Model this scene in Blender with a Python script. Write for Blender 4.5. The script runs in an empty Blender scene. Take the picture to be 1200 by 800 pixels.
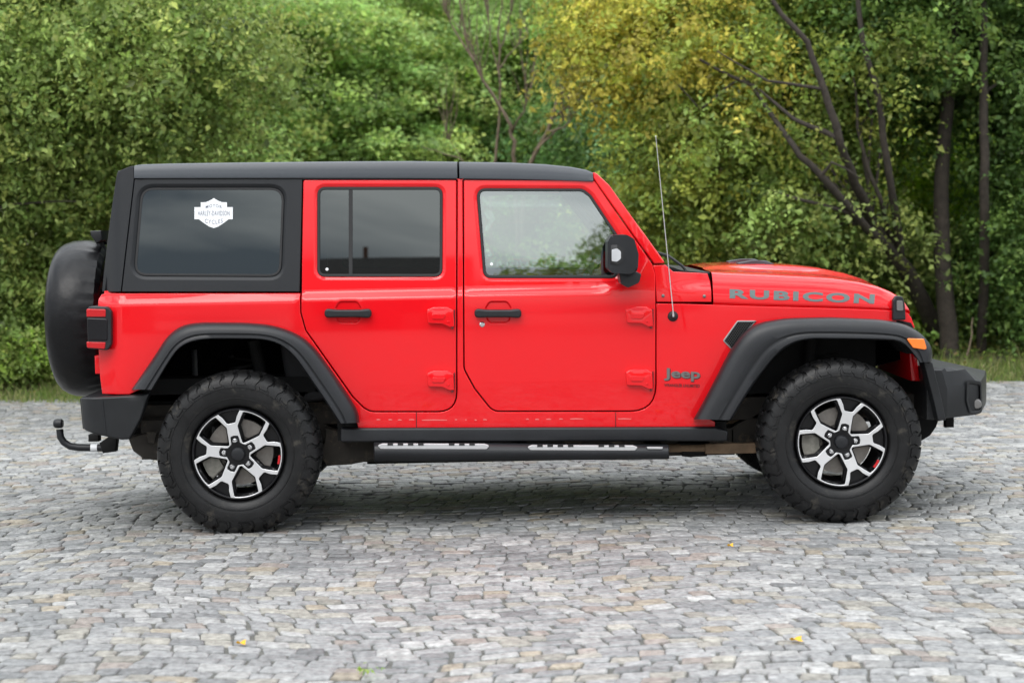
import bpy, bmesh, math, random
import numpy as np
from mathutils import Vector, Matrix
from mathutils.geometry import delaunay_2d_cdt
random.seed(7); RNG = np.random.default_rng(11)
R = math.radians
scene = bpy.context.scene
COL = scene.collection

# ------------------------------------------------------------------ camera
CX, CDIST, CH, YAW, PITCH, ROLL, F = -0.2232, 9.1052, 1.5472, 0.01011, 0.06668, -0.01859, 2162.4
CP = Vector((CX, -0.93 - CDIST, CH))
fw = Vector((math.sin(YAW)*math.cos(PITCH), math.cos(YAW)*math.cos(PITCH), -math.sin(PITCH)))
r0 = fw.cross(Vector((0, 0, 1))).normalized(); u0 = r0.cross(fw)
CR = math.cos(ROLL)*r0 + math.sin(ROLL)*u0
CU = -math.sin(ROLL)*r0 + math.cos(ROLL)*u0
cd = bpy.data.cameras.new('camera'); cam = bpy.data.objects.new('camera', cd); COL.objects.link(cam)
cam.matrix_world = Matrix(((CR.x, CU.x, -fw.x, CP.x), (CR.y, CU.y, -fw.y, CP.y), (CR.z, CU.z, -fw.z, CP.z), (0, 0, 0, 1)))
cd.sensor_width = 36; cd.lens = 36*F/1200; cd.clip_end = 500; cd.clip_start = .1
cd.dof.use_dof = True; cd.dof.focus_distance = 9.2; cd.dof.aperture_fstop = 2.9
scene.camera = cam

# ------------------------------------------------------------------ world, sun, exposure
SUN_EL, SUN_AZ = R(50), R(205)          # azimuth clockwise from +Y
world = bpy.data.worlds.new('World'); scene.world = world; world.use_nodes = True
nt = world.node_tree; nt.nodes.clear()
def N(t, **k):
    n = nt.nodes.new(t)
    for a, b in k.items(): setattr(n, a, b)
    return n
sky = N('ShaderNodeTexSky', sky_type='NISHITA', sun_disc=False); sky.sun_elevation = SUN_EL; sky.sun_rotation = SUN_AZ
tc = N('ShaderNodeTexCoord'); mp = N('ShaderNodeMapping'); mp.inputs['Scale'].default_value = (1.0, 1.0, 4.5)
mp.inputs['Rotation'].default_value = (0, R(4), 0)
no = N('ShaderNodeTexNoise'); no.inputs['Scale'].default_value = 2.7; no.inputs['Detail'].default_value = 6; no.inputs['Roughness'].default_value = .5; no.inputs['Distortion'].default_value = .4
cr = N('ShaderNodeValToRGB'); cr.color_ramp.elements[0].position = .42; cr.color_ramp.elements[1].position = .58
cr.color_ramp.elements[0].color = (4.6, 5.3, 6.2, 1); cr.color_ramp.elements[1].color = (19, 19.2, 19.2, 1)
mx = N('ShaderNodeMix', data_type='RGBA'); mx.inputs[0].default_value = .88
bg = N('ShaderNodeBackground'); bg.inputs[1].default_value = .1
out = N('ShaderNodeOutputWorld')
L = nt.links.new
L(tc.outputs['Generated'], mp.inputs[0]); L(mp.outputs[0], no.inputs[0]); L(no.outputs[0], cr.inputs[0])
# an overcast sky is about three times brighter overhead than at the horizon
sx_ = N('ShaderNodeSeparateXYZ'); L(tc.outputs['Generated'], sx_.inputs[0]); zr = N('ShaderNodeMapRange'); zr.inputs[1].default_value = .0; zr.inputs[2].default_value = .9
zr.inputs[3].default_value = .52; zr.inputs[4].default_value = 2.0; L(sx_.outputs[2], zr.inputs[0])
zm = N('ShaderNodeMix', data_type='RGBA', blend_type='MULTIPLY'); zm.inputs[0].default_value = 1; L(cr.outputs[0], zm.inputs[6]); L(zr.outputs[0], zm.inputs[7])
L(sky.outputs[0], mx.inputs[6]); L(zm.outputs[2], mx.inputs[7]); L(mx.outputs[2], bg.inputs[0]); L(bg.outputs[0], out.inputs[0])
sl = bpy.data.lights.new('sun', 'SUN'); sl.energy = 1.3; sl.angle = R(35); sl.color = (1, .965, .92)
so = bpy.data.objects.new('sun', sl); COL.objects.link(so)
sd = Vector((math.sin(SUN_AZ)*math.cos(SUN_EL), math.cos(SUN_AZ)*math.cos(SUN_EL), math.sin(SUN_EL)))
so.rotation_euler = (-sd).to_track_quat('-Z', 'Y').to_euler()
scene.view_settings.view_transform = 'Standard'; scene.view_settings.look = 'None'
scene.view_settings.exposure = 0.18; scene.view_settings.gamma = 1
scene.cycles.max_bounces = 6; scene.cycles.transparent_max_bounces = 8
scene.cycles.diffuse_bounces = 3; scene.cycles.glossy_bounces = 4; scene.cycles.transmission_bounces = 4
scene.cycles.caustics_reflective = False; scene.cycles.caustics_refractive = False

# ------------------------------------------------------------------ helpers
def U(px, py, y):
    """ray of the photograph's pixel met with the plane Y = y -> (X, Z)"""
    d = fw + CR*((px-600)/F) - CU*((py-400)/F)
    t = (y - CP.y)/d.y
    return (CP.x + d.x*t, CP.z + d.z*t)
def US(px, py, yf):
    x, z = U(px, py, -.8)
    for _ in range(5): x, z = U(px, py, yf(x, z))
    return (x, z)
def U3(px, py, y):
    x, z = U(px, py, y); return (x, y, z)

def material(name, col, rough=.5, metal=0, coat=0, var=.0, vscale=20, bump=0, bscale=80, spec=.5, attr=None, transl=0, rvar=0, dirt=None):
    m = bpy.data.materials.new(name); m.use_nodes = True; t = m.node_tree; b = t.nodes['Principled BSDF']
    b.inputs['Base Color'].default_value = (*col, 1); b.inputs['Roughness'].default_value = rough
    b.inputs['Metallic'].default_value = metal; b.inputs['Coat Weight'].default_value = coat
    b.inputs['Coat Roughness'].default_value = .03; b.inputs['Specular IOR Level'].default_value = spec
    lk = t.links.new
    co = t.nodes.new('ShaderNodeTexCoord')
    src = None
    if attr:
        a = t.nodes.new('ShaderNodeAttribute'); a.attribute_name = attr; src = a.outputs['Color']
        lk(src, b.inputs['Base Color'])
    if var or rvar:
        n = t.nodes.new('ShaderNodeTexNoise'); n.inputs['Scale'].default_value = vscale; n.inputs['Detail'].default_value = 6
        n.inputs['Roughness'].default_value = .65
        lk(co.outputs['Object'], n.inputs[0])
    if var:
        r = t.nodes.new('ShaderNodeMapRange'); r.inputs[1].default_value = .3; r.inputs[2].default_value = .7
        r.inputs[3].default_value = 1-var; r.inputs[4].default_value = 1+var; lk(n.outputs[0], r.inputs[0])
        x = t.nodes.new('ShaderNodeMix'); x.data_type = 'RGBA'; x.blend_type = 'MULTIPLY'; x.inputs[0].default_value = 1
        x.inputs[6].default_value = (*col, 1)
        if src: lk(src, x.inputs[6])
        lk(r.outputs[0], x.inputs[7]); lk(x.outputs[2], b.inputs['Base Color']); src = x.outputs[2]
    if dirt:
        n2 = t.nodes.new('ShaderNodeTexNoise'); n2.inputs['Scale'].default_value = dirt[1]; n2.inputs['Detail'].default_value = 8; n2.inputs['Roughness'].default_value = .7
        lk(co.outputs['Object'], n2.inputs[0])
        r2 = t.nodes.new('ShaderNodeMapRange'); r2.inputs[1].default_value = dirt[2]; r2.inputs[2].default_value = dirt[2]+.12; lk(n2.outputs[0], r2.inputs[0])
        x2 = t.nodes.new('ShaderNodeMix'); x2.data_type = 'RGBA'; x2.inputs[6].default_value = (*col, 1); x2.inputs[7].default_value = (*dirt[0], 1)
        if src: lk(src, x2.inputs[6])
        lk(r2.outputs[0], x2.inputs[0]); lk(x2.outputs[2], b.inputs['Base Color'])
    if rvar:
        r = t.nodes.new('ShaderNodeMapRange'); r.inputs[1].default_value = .3; r.inputs[2].default_value = .7
        r.inputs[3].default_value = rough-rvar; r.inputs[4].default_value = rough+rvar; lk(n.outputs[0], r.inputs[0]); lk(r.outputs[0], b.inputs['Roughness'])
    if bump:
        n = t.nodes.new('ShaderNodeTexNoise'); n.inputs['Scale'].default_value = bscale; n.inputs['Detail'].default_value = 4
        lk(co.outputs['Object'], n.inputs[0])
        bp = t.nodes.new('ShaderNodeBump'); bp.inputs['Strength'].default_value = bump; bp.inputs['Distance'].default_value = .01
        lk(n.outputs[0], bp.inputs['Height']); lk(bp.outputs[0], b.inputs['Normal'])
    if transl:
        tr = t.nodes.new('ShaderNodeBsdfTranslucent'); ms = t.nodes.new('ShaderNodeMixShader'); ms.inputs[0].default_value = transl
        if attr: lk(a.outputs['Color'], tr.inputs[0])
        else: tr.inputs[0].default_value = (*col, 1)
        lk(b.outputs[0], ms.inputs[1]); lk(tr.outputs[0], ms.inputs[2]); lk(ms.outputs[0], t.nodes['Material Output'].inputs[0])
    return m
def glass(name, tint, refl, rough=.0):
    m = bpy.data.materials.new(name); m.use_nodes = True; t = m.node_tree; t.nodes.clear(); lk = t.links.new
    o = t.nodes.new('ShaderNodeOutputMaterial'); tr = t.nodes.new('ShaderNodeBsdfTransparent'); tr.inputs[0].default_value = (*tint, 1)
    g = t.nodes.new('ShaderNodeBsdfGlossy'); g.inputs['Roughness'].default_value = rough; g.inputs[0].default_value = (.93, 1, .98, 1)
    f = t.nodes.new('ShaderNodeFresnel'); f.inputs[0].default_value = 1.5
    mr = t.nodes.new('ShaderNodeMapRange'); mr.inputs[1].default_value = 0; mr.inputs[2].default_value = 1; mr.inputs[3].default_value = refl; mr.inputs[4].default_value = 1
    ms = t.nodes.new('ShaderNodeMixShader')
    lk(f.outputs[0], mr.inputs[0]); lk(mr.outputs[0], ms.inputs[0]); lk(tr.outputs[0], ms.inputs[1]); lk(g.outputs[0], ms.inputs[2]); lk(ms.outputs[0], o.inputs[0])
    return m

M = {}
M['red'] = material('red_paint', (.76, .0035, .009), rough=.45, coat=1.0, spec=.08)
M['red'].node_tree.nodes['Principled BSDF'].inputs['Coat IOR'].default_value = 1.5
M['hardtop'] = material('hardtop_grain', (.0125, .014, .0165), rough=.5, bump=.06, bscale=700, spec=.38, var=.05, vscale=4)
M['roof'] = material('roof_grain', (.045, .052, .062), rough=.42, bump=.05, bscale=900, spec=.6)
M['plastic'] = material('black_plastic', (.0125, .0135, .016), rough=.4, bump=.08, bscale=600, var=.2, vscale=6, spec=.4)
M['bumper'] = material('bumper_plastic', (.012, .013, .0145), rough=.42, bump=.08, bscale=600, var=.3, vscale=6, spec=.38)
M['rubber'] = material('seal_rubber', (.012, .012, .013), rough=.6)
M['tyre'] = material('tyre_rubber', (.011, .011, .0115), rough=.40, spec=.28, rvar=.1, var=.35, vscale=9, dirt=((.055, .050, .042), 11, .56), bump=.15, bscale=160)
M['vinyl'] = material('cover_vinyl', (.004, .004, .005), rough=.33, spec=.28, bump=.6, bscale=7, rvar=.06, vscale=9)
M['alloy'] = material('machined_alloy', (.80, .80, .81), rough=.3, metal=.7)
M['gloss_black'] = material('gloss_black', (.004, .004, .005), rough=.3, spec=.35)
M['dark'] = material('underbody_black', (.007, .007, .007), rough=.8, spec=.3, var=.3, vscale=8)
M['liner'] = material('arch_liner', (.004, .004, .0045), rough=.95, spec=.0, var=.3, vscale=9, bump=.3, bscale=20)
M['frame'] = material('dirty_frame', (.035, .03, .025), rough=.8, var=.4, vscale=7, dirt=((.13, .10, .07), 12, .55))
M['mud'] = material('rusty_arm', (.19, .125, .075), rough=.75, var=.3, vscale=14)
M['disc'] = material('brake_steel', (.34, .31, .28), rough=.5, metal=.3, var=.2, vscale=20)
M['caliper'] = material('caliper_cast', (.25, .24, .21), rough=.6, metal=.4, var=.3, vscale=30)
M['chrome'] = material('chrome', (.75, .75, .76), rough=.15, metal=1)
M['steel'] = material('brushed_steel', (.6, .6, .61), rough=.35, metal=.55)
M['amber'] = material('amber_lens', (.95, .20, .01), rough=.15, coat=1)
M['lens_red'] = material('red_lens', (.50, .006, .01), rough=.2, coat=.25)
M['smoke'] = material('smoked_lens', (.006, .006, .008), rough=.22, coat=.15, spec=.35)
M['white'] = material('white_vinyl', (.80, .82, .84), rough=.4)
M['lamp_grey'] = material('lamp_lens', (.52, .53, .55), rough=.2, coat=.5)
M['print'] = material('grey_print', (.22, .23, .28), rough=.5)
M['decal'] = material('grey_decal', (.125, .165, .165), rough=.45)
M['badge'] = material('badge_grey', (.17, .165, .16), rough=.35, metal=.3)
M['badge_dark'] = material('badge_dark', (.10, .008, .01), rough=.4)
M['seat'] = material('seat_cloth', (.02, .02, .022), rough=.8)
M['wrap'] = material('gravel_strip', (.3, .3, .3))
M['glass_dark'] = glass('privacy_glass', (.05, .055, .06), .075)
M['glass_clear'] = glass('clear_glass', (.66, .82, .76), .24)

def tag(o, label=None, cat=None, group=None, kind=None):
    if label: o['label'] = label
    if cat: o['category'] = cat
    if group: o['group'] = group
    if kind: o['kind'] = kind
    return o
def empty(name, loc=(0, 0, 0)):
    o = bpy.data.objects.new(name, None); COL.objects.link(o); o.location = loc; o.empty_display_size = .2; return o
def mk(name, V, Fc, mat, parent=None, smooth=True, NV=None, mirror=False, sharp=35):
    res = []
    for s in ((1, -1) if mirror else (1,)):
        VV = [(v[0], v[1]*s, v[2]) for v in V]; FF = Fc if s == 1 else [tuple(reversed(f)) for f in Fc]
        me = bpy.data.meshes.new(name); me.from_pydata(VV, [], FF); me.materials.append(mat)
        if smooth:
            me.polygons.foreach_set('use_smooth', [True]*len(me.polygons))
            if NV is None:
                try: me.set_sharp_from_angle(angle=R(sharp))
                except Exception: pass
        if NV is not None:
            me.normals_split_custom_set_from_vertices([(n[0], n[1]*s, n[2]) for n in NV])
        me.validate(); me.update()
        o = bpy.data.objects.new(name, me); COL.objects.link(o)
        if parent: o.parent = parent
        res.append(o)
    return res[0]
def bmk(name, bm, mat, parent=None, smooth=True, sharp=35, mirror=False, split=False):
    if split:                              # each separate piece becomes a part of its own
        bmesh.ops.recalc_face_normals(bm, faces=bm.faces); left = set(bm.verts); o = None; bm.verts.index_update()
        while left:
            v0 = left.pop(); comp = {v0}; st_ = [v0]
            while st_:
                for e in st_.pop().link_edges:
                    for w in e.verts:
                        if w not in comp: comp.add(w); st_.append(w)
            left -= comp; cv = sorted(comp, key=lambda v: v.index); ix = {v: i for i, v in enumerate(cv)}
            fs = {f for v in cv for f in v.link_faces}
            o = mk(name, [tuple(v.co) for v in cv], [tuple(ix[v] for v in f.verts) for f in fs], mat, parent, smooth, None, mirror, sharp)
        bm.free(); return o
    bmesh.ops.recalc_face_normals(bm, faces=bm.faces)
    V = [tuple(v.co) for v in bm.verts]; bm.verts.index_update()
    Fc = [tuple(v.index for v in f.verts) for f in bm.faces]; bm.free()
    return mk(name, V, Fc, mat, parent, smooth, None, mirror, sharp)
def area(p): return .5*sum(p[i][0]*p[(i+1) % len(p)][1]-p[(i+1) % len(p)][0]*p[i][1] for i in range(len(p)))
def rounded(P, n=6):
    """polygon with optional corner radius as third entry"""
    out = []; k = len(P)
    for i, p in enumerate(P):
        r = p[2] if len(p) > 2 else 0
        if r <= 0: out.append((p[0], p[1])); continue
        a = Vector(P[i-1][:2]); b = Vector(p[:2]); c = Vector(P[(i+1) % k][:2])
        d1 = a-b; d2 = c-b; l1 = d1.length; l2 = d2.length; d1.normalize(); d2.normalize()
        ang = d1.angle(d2); t = min(r/math.tan(ang/2), l1*.49, l2*.49)
        p1 = b+d1*t; p2 = b+d2*t
        for j in range(n+1):
            s = j/n; q = p1.lerp(b, s).lerp(b.lerp(p2, s), s); out.append((q.x, q.y))
    return out
def dens(P, d, closed=True):
    out = []; n = len(P)
    for i in range(n if closed else n-1):
        a, b = P[i], P[(i+1) % n]; l = math.dist(a, b); k = max(1, int(math.ceil(l/d)))
        for j in range(k): out.append((a[0]+(b[0]-a[0])*j/k, a[1]+(b[1]-a[1])*j/k))
    if not closed: out.append(P[-1])
    q = [out[0]]
    for p in out[1:]:
        if math.dist(p, q[-1]) > 1e-4: q.append(p)
    if closed and math.dist(q[0], q[-1]) < 1e-4: q.pop()
    return q
def inset(P, d):
    """move a CCW polygon inwards by d (d<0 outwards)"""
    out = []; n = len(P)
    for i in range(n):
        a, b, c = P[i-1], P[i], P[(i+1) % n]
        e1 = Vector((b[0]-a[0], b[1]-a[1])); e2 = Vector((c[0]-b[0], c[1]-b[1]))
        if e1.length < 1e-9 or e2.length < 1e-9: out.append(b); continue
        e1.normalize(); e2.normalize(); n1 = Vector((-e1.y, e1.x)); n2 = Vector((-e2.y, e2.x)); m = n1+n2
        if m.length < 1e-6: m = n1
        m.normalize(); k = max(.45, m.dot(n1)); out.append((b[0]+m.x*d/k, b[1]+m.y*d/k))
    return out
def ccw(P): return P if area(P) > 0 else P[::-1]
def inside(p, P):
    x, y = p; c = False; n = len(P); j = n-1
    for i in range(n):
        xi, yi = P[i]; xj, yj = P[j]
        if (yi > y) != (yj > y) and x < (xj-xi)*(y-yi)/(yj-yi)+xi: c = not c
        j = i
    return c
def cdt(outer, holes, grid):
    pts = list(outer); loops = [list(range(len(outer)))]
    for h in holes: loops.append(list(range(len(pts), len(pts)+len(h)))); pts += h
    ed = [(l[i], l[(i+1) % len(l)]) for l in loops for i in range(len(l))]
    xs = [p[0] for p in outer]; ys = [p[1] for p in outer]
    if grid:
        bp = np.array(pts); y = min(ys)+grid/2; row = 0
        while y < max(ys):
            x = min(xs)+grid*(.5 if row % 2 else .0)
            while x < max(xs):
                if inside((x, y), outer) and not any(inside((x, y), h) for h in holes):
                    if np.min((bp[:, 0]-x)**2+(bp[:, 1]-y)**2) > (grid*.45)**2: pts.append((x, y))
                x += grid
            y += grid*.87; row += 1
    r = delaunay_2d_cdt([Vector(p) for p in pts], ed, [], 0, 1e-6)
    V = [tuple(v) for v in r[0]]; T = []
    for f in r[2]:
        c = (sum(V[i][0] for i in f)/len(f), sum(V[i][1] for i in f)/len(f))
        if inside(c, outer) and not any(inside(c, h) for h in holes): T.append(tuple(f))
    return V, T
def panel(name, outer, holes, yf, mat, parent, th=.025, er=.003, grid=.03, hb=None, mirror=True, step=.02, sm=.0):
    """outer/holes: polygons in (X,Z); yf gives the outer surface's Y; hb=(width, depth) of a pressed rim round the holes"""
    outer = ccw(dens(outer, step)); holes = [ccw(dens(h, step)) for h in holes]
    rings = [[(outer, th), (inset(outer, 0), er), (inset(outer, er*.3), er*.3), (inset(outer, er), 0)]]
    for hi, h in enumerate(holes):
        if hb: w, d = hb[hi] if isinstance(hb, list) else hb; rings.append([(h, d+th*.6), (h, d+.001), (inset(h, -w*.3), d*.9), (inset(h, -w*.7), d*.25), (inset(h, -w), 0)])
        else: rings.append([(h, th), (h, er), (inset(h, -er*.3), er*.3), (inset(h, -er), 0)])
    V2, T = cdt(rings[0][-1][0], [r[-1][0] for r in rings[1:]], grid)
    e = 1e-3; V = []; NV = []
    def nrm(x, z):
        n = Vector(((yf(x+e, z)-yf(x-e, z))/(2*e), -1, (yf(x, z+e)-yf(x, z-e))/(2*e))); return n.normalized()
    idx = {}
    for p in V2:
        idx[(round(p[0], 5), round(p[1], 5))] = len(V); V.append((p[0], yf(*p), p[1])); NV.append(nrm(*p))
    Fc = []
    for t in T:
        a, b, c = (V2[i] for i in t[:3])
        s = (b[0]-a[0])*(c[1]-a[1])-(c[0]-a[0])*(b[1]-a[1])
        Fc.append(t if s > 0 else tuple(reversed(t)))   # CCW in XZ -> normal -Y
    for k, rg in enumerate(rings):
        prev = []
        for j, (P, d) in enumerate(rg):
            cur = []
            for p in P:
                key = (round(p[0], 5), round(p[1], 5))
                if j == len(rg)-1 and key in idx: cur.append(idx[key])
                else:
                    cur.append(len(V)); V.append((p[0], yf(*p)+d, p[1])); NV.append(Vector((0, 0, 0)))
            if prev:
                n = len(P)
                for i in range(n):
                    q = (prev[i], prev[(i+1) % n], cur[(i+1) % n], cur[i])
                    if k > 0: q = q[::-1]
                    if len(set(q)) == 4: Fc.append(q)
            prev = cur
    return mk(name, V, Fc, mat, parent, True, NV, mirror)
def loft(name, rows, mat, parent, close_u=False, caps=False, mirror=False, flip=False, sharp=35):
    V = [tuple(p) for r in rows for p in r]; m = len(rows[0]); Fc = []
    for i in range(len(rows)-1):
        for j in range(m if close_u else m-1):
            q = (i*m+j, i*m+(j+1) % m, (i+1)*m+(j+1) % m, (i+1)*m+j); Fc.append(q[::-1] if flip else q)
    if caps: Fc.append(tuple(range(m))[::-1]); Fc.append(tuple((len(rows)-1)*m+j for j in range(m)))
    bm = bmesh.new(); vs = [bm.verts.new(v) for v in V]
    for f in Fc:
        try: bm.faces.new([vs[i] for i in f])
        except Exception: pass
    return bmk(name, bm, mat, parent, True, sharp, mirror)
def prism_bm(bm, P, y0, y1, bev=0, seg=2):
    P = ccw(P); a = [bm.verts.new((p[0], y0, p[1])) for p in P]; b = [bm.verts.new((p[0], y1, p[1])) for p in P]
    fs = [bm.faces.new(a), bm.faces.new(b[::-1])]; n = len(P)
    for i in range(n): fs.append(bm.faces.new((a[i], b[i], b[(i+1) % n], a[(i+1) % n])))
    if bev:
        es = list({e for f in fs[:2] for e in f.edges})
        bmesh.ops.bevel(bm, geom=es, offset=bev, segments=seg, profile=.5, affect='EDGES', clamp_overlap=True)
def prism(name, P, y0, y1, mat, parent, bev=0, mirror=False, seg=2, sharp=35):
    bm = bmesh.new(); prism_bm(bm, P, y0, y1, bev, seg); return bmk(name, bm, mat, parent, True, sharp, mirror)
def box_bm(bm, x0, x1, y0, y1, z0, z1, bev=0):
    prism_bm(bm, [(x0, z0), (x1, z0), (x1, z1), (x0, z1)], y0, y1, bev)
def tube_bm(bm, pts, rad, seg=10, caps=True):
    pts = [Vector(p) for p in pts]; rs = rad if isinstance(rad, (list, tuple)) else [rad]*len(pts); prev = None
    up = None
    for i, p in enumerate(pts):
        d = (pts[min(i+1, len(pts)-1)]-pts[max(i-1, 0)]).normalized()
        if up is None: up = Vector((0, 0, 1)) if abs(d.z) < .9 else Vector((1, 0, 0))
        s = d.cross(up).normalized(); up = s.cross(d).normalized()
        ring = [bm.verts.new(p+(s*math.cos(a)+up*math.sin(a))*rs[i]) for a in (2*math.pi*k/seg for k in range(seg))]
        if prev:
            for k in range(seg): bm.faces.new((prev[k], prev[(k+1) % seg], ring[(k+1) % seg], ring[k]))
        elif caps: bm.faces.new(ring[::-1])
        prev = ring
    if caps: bm.faces.new(prev)
def tube(name, pts, rad, mat, parent, seg=10, mirror=False):
    bm = bmesh.new(); tube_bm(bm, pts, rad, seg); return bmk(name, bm, mat, parent, True, 60, mirror)
def lathe_bm(bm, prof, axis, c, seg=48):
    """prof: (radius, along); axis 'x' or 'y'"""
    prev = None; first = None
    for r, a in prof:
        if r < 1e-5:
            ring = [bm.verts.new((c[0]+(a if axis == 'x' else 0), c[1]+(a if axis == 'y' else 0), c[2]))]
        else:
            ring = []
            for k in range(seg):
                t = 2*math.pi*k/seg; u, v = r*math.cos(t), r*math.sin(t)
                ring.append(bm.verts.new((c[0]+u, c[1]+a, c[2]+v) if axis == 'y' else (c[0]+a, c[1]+u, c[2]+v)))
        if prev:
            if len(prev) == 1 and len(ring) > 1:
                for k in range(seg): bm.faces.new((prev[0], ring[k], ring[(k+1) % seg]))
            elif len(ring) == 1 and len(prev) > 1:
                for k in range(seg): bm.faces.new((prev[k], prev[(k+1) % seg], ring[0]))
            elif len(ring) > 1:
                for k in range(seg): bm.faces.new((prev[k], prev[(k+1) % seg], ring[(k+1) % seg], ring[k]))
        prev = ring
def lathe(name, prof, axis, c, mat, parent, seg=48, mirror=False, sharp=35):
    bm = bmesh.new(); lathe_bm(bm, prof, axis, c, seg); return bmk(name, bm, mat, parent, True, sharp, mirror)

# ------------------------------------------------------------------ the setting
def fast_mesh(name, V, quads, mat, cols=None, tris=None, smooth=False, parent=None):
    """numpy verts (n,3); quads (m,4)"""
    me = bpy.data.meshes.new(name); me.vertices.add(len(V)); me.vertices.foreach_set('co', V.astype(np.float32).ravel())
    k = quads.shape[1]; me.loops.add(quads.size); me.loops.foreach_set('vertex_index', quads.astype(np.int32).ravel())
    me.polygons.add(len(quads)); me.polygons.foreach_set('loop_start', np.arange(0, quads.size, k, dtype=np.int32))
    if cols is not None:
        at = me.attributes.new('tint', 'FLOAT_COLOR', 'FACE'); c4 = np.ones((len(quads), 4), np.float32); c4[:, :3] = cols; at.data.foreach_set('color', c4.ravel())
    me.materials.append(mat); me.update(calc_edges=True)
    me.polygons.foreach_set('use_smooth', np.full(len(quads), smooth))
    o = bpy.data.objects.new(name, me); COL.objects.link(o)
    if parent: o.parent = parent
    return o

VERGE_Y = 6.35
def ground_z(x, y):
    """grass verge and the slope behind it"""
    t = np.clip((y-9.5)/20, 0, 1); return .02*np.clip(y-VERGE_Y, 0, 1)+.03*np.clip(y-7.5, 0, 3) + 7.5*t*t*(3-2*t)

m = material('paving_joint', (.10, .10, .09), rough=.95, var=.3, vscale=60, dirt=((.17, .165, .14), 18, .55))
bm = bmesh.new(); bmesh.ops.create_grid(bm, x_segments=1, y_segments=1, size=150)
g = bmk('ground', bm, material('gravelly_ground', (.24, .23, .22), rough=.9, var=.3, vscale=3, bump=.4, bscale=30)); g.location.z = -.05; tag(g, kind='structure')

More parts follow.
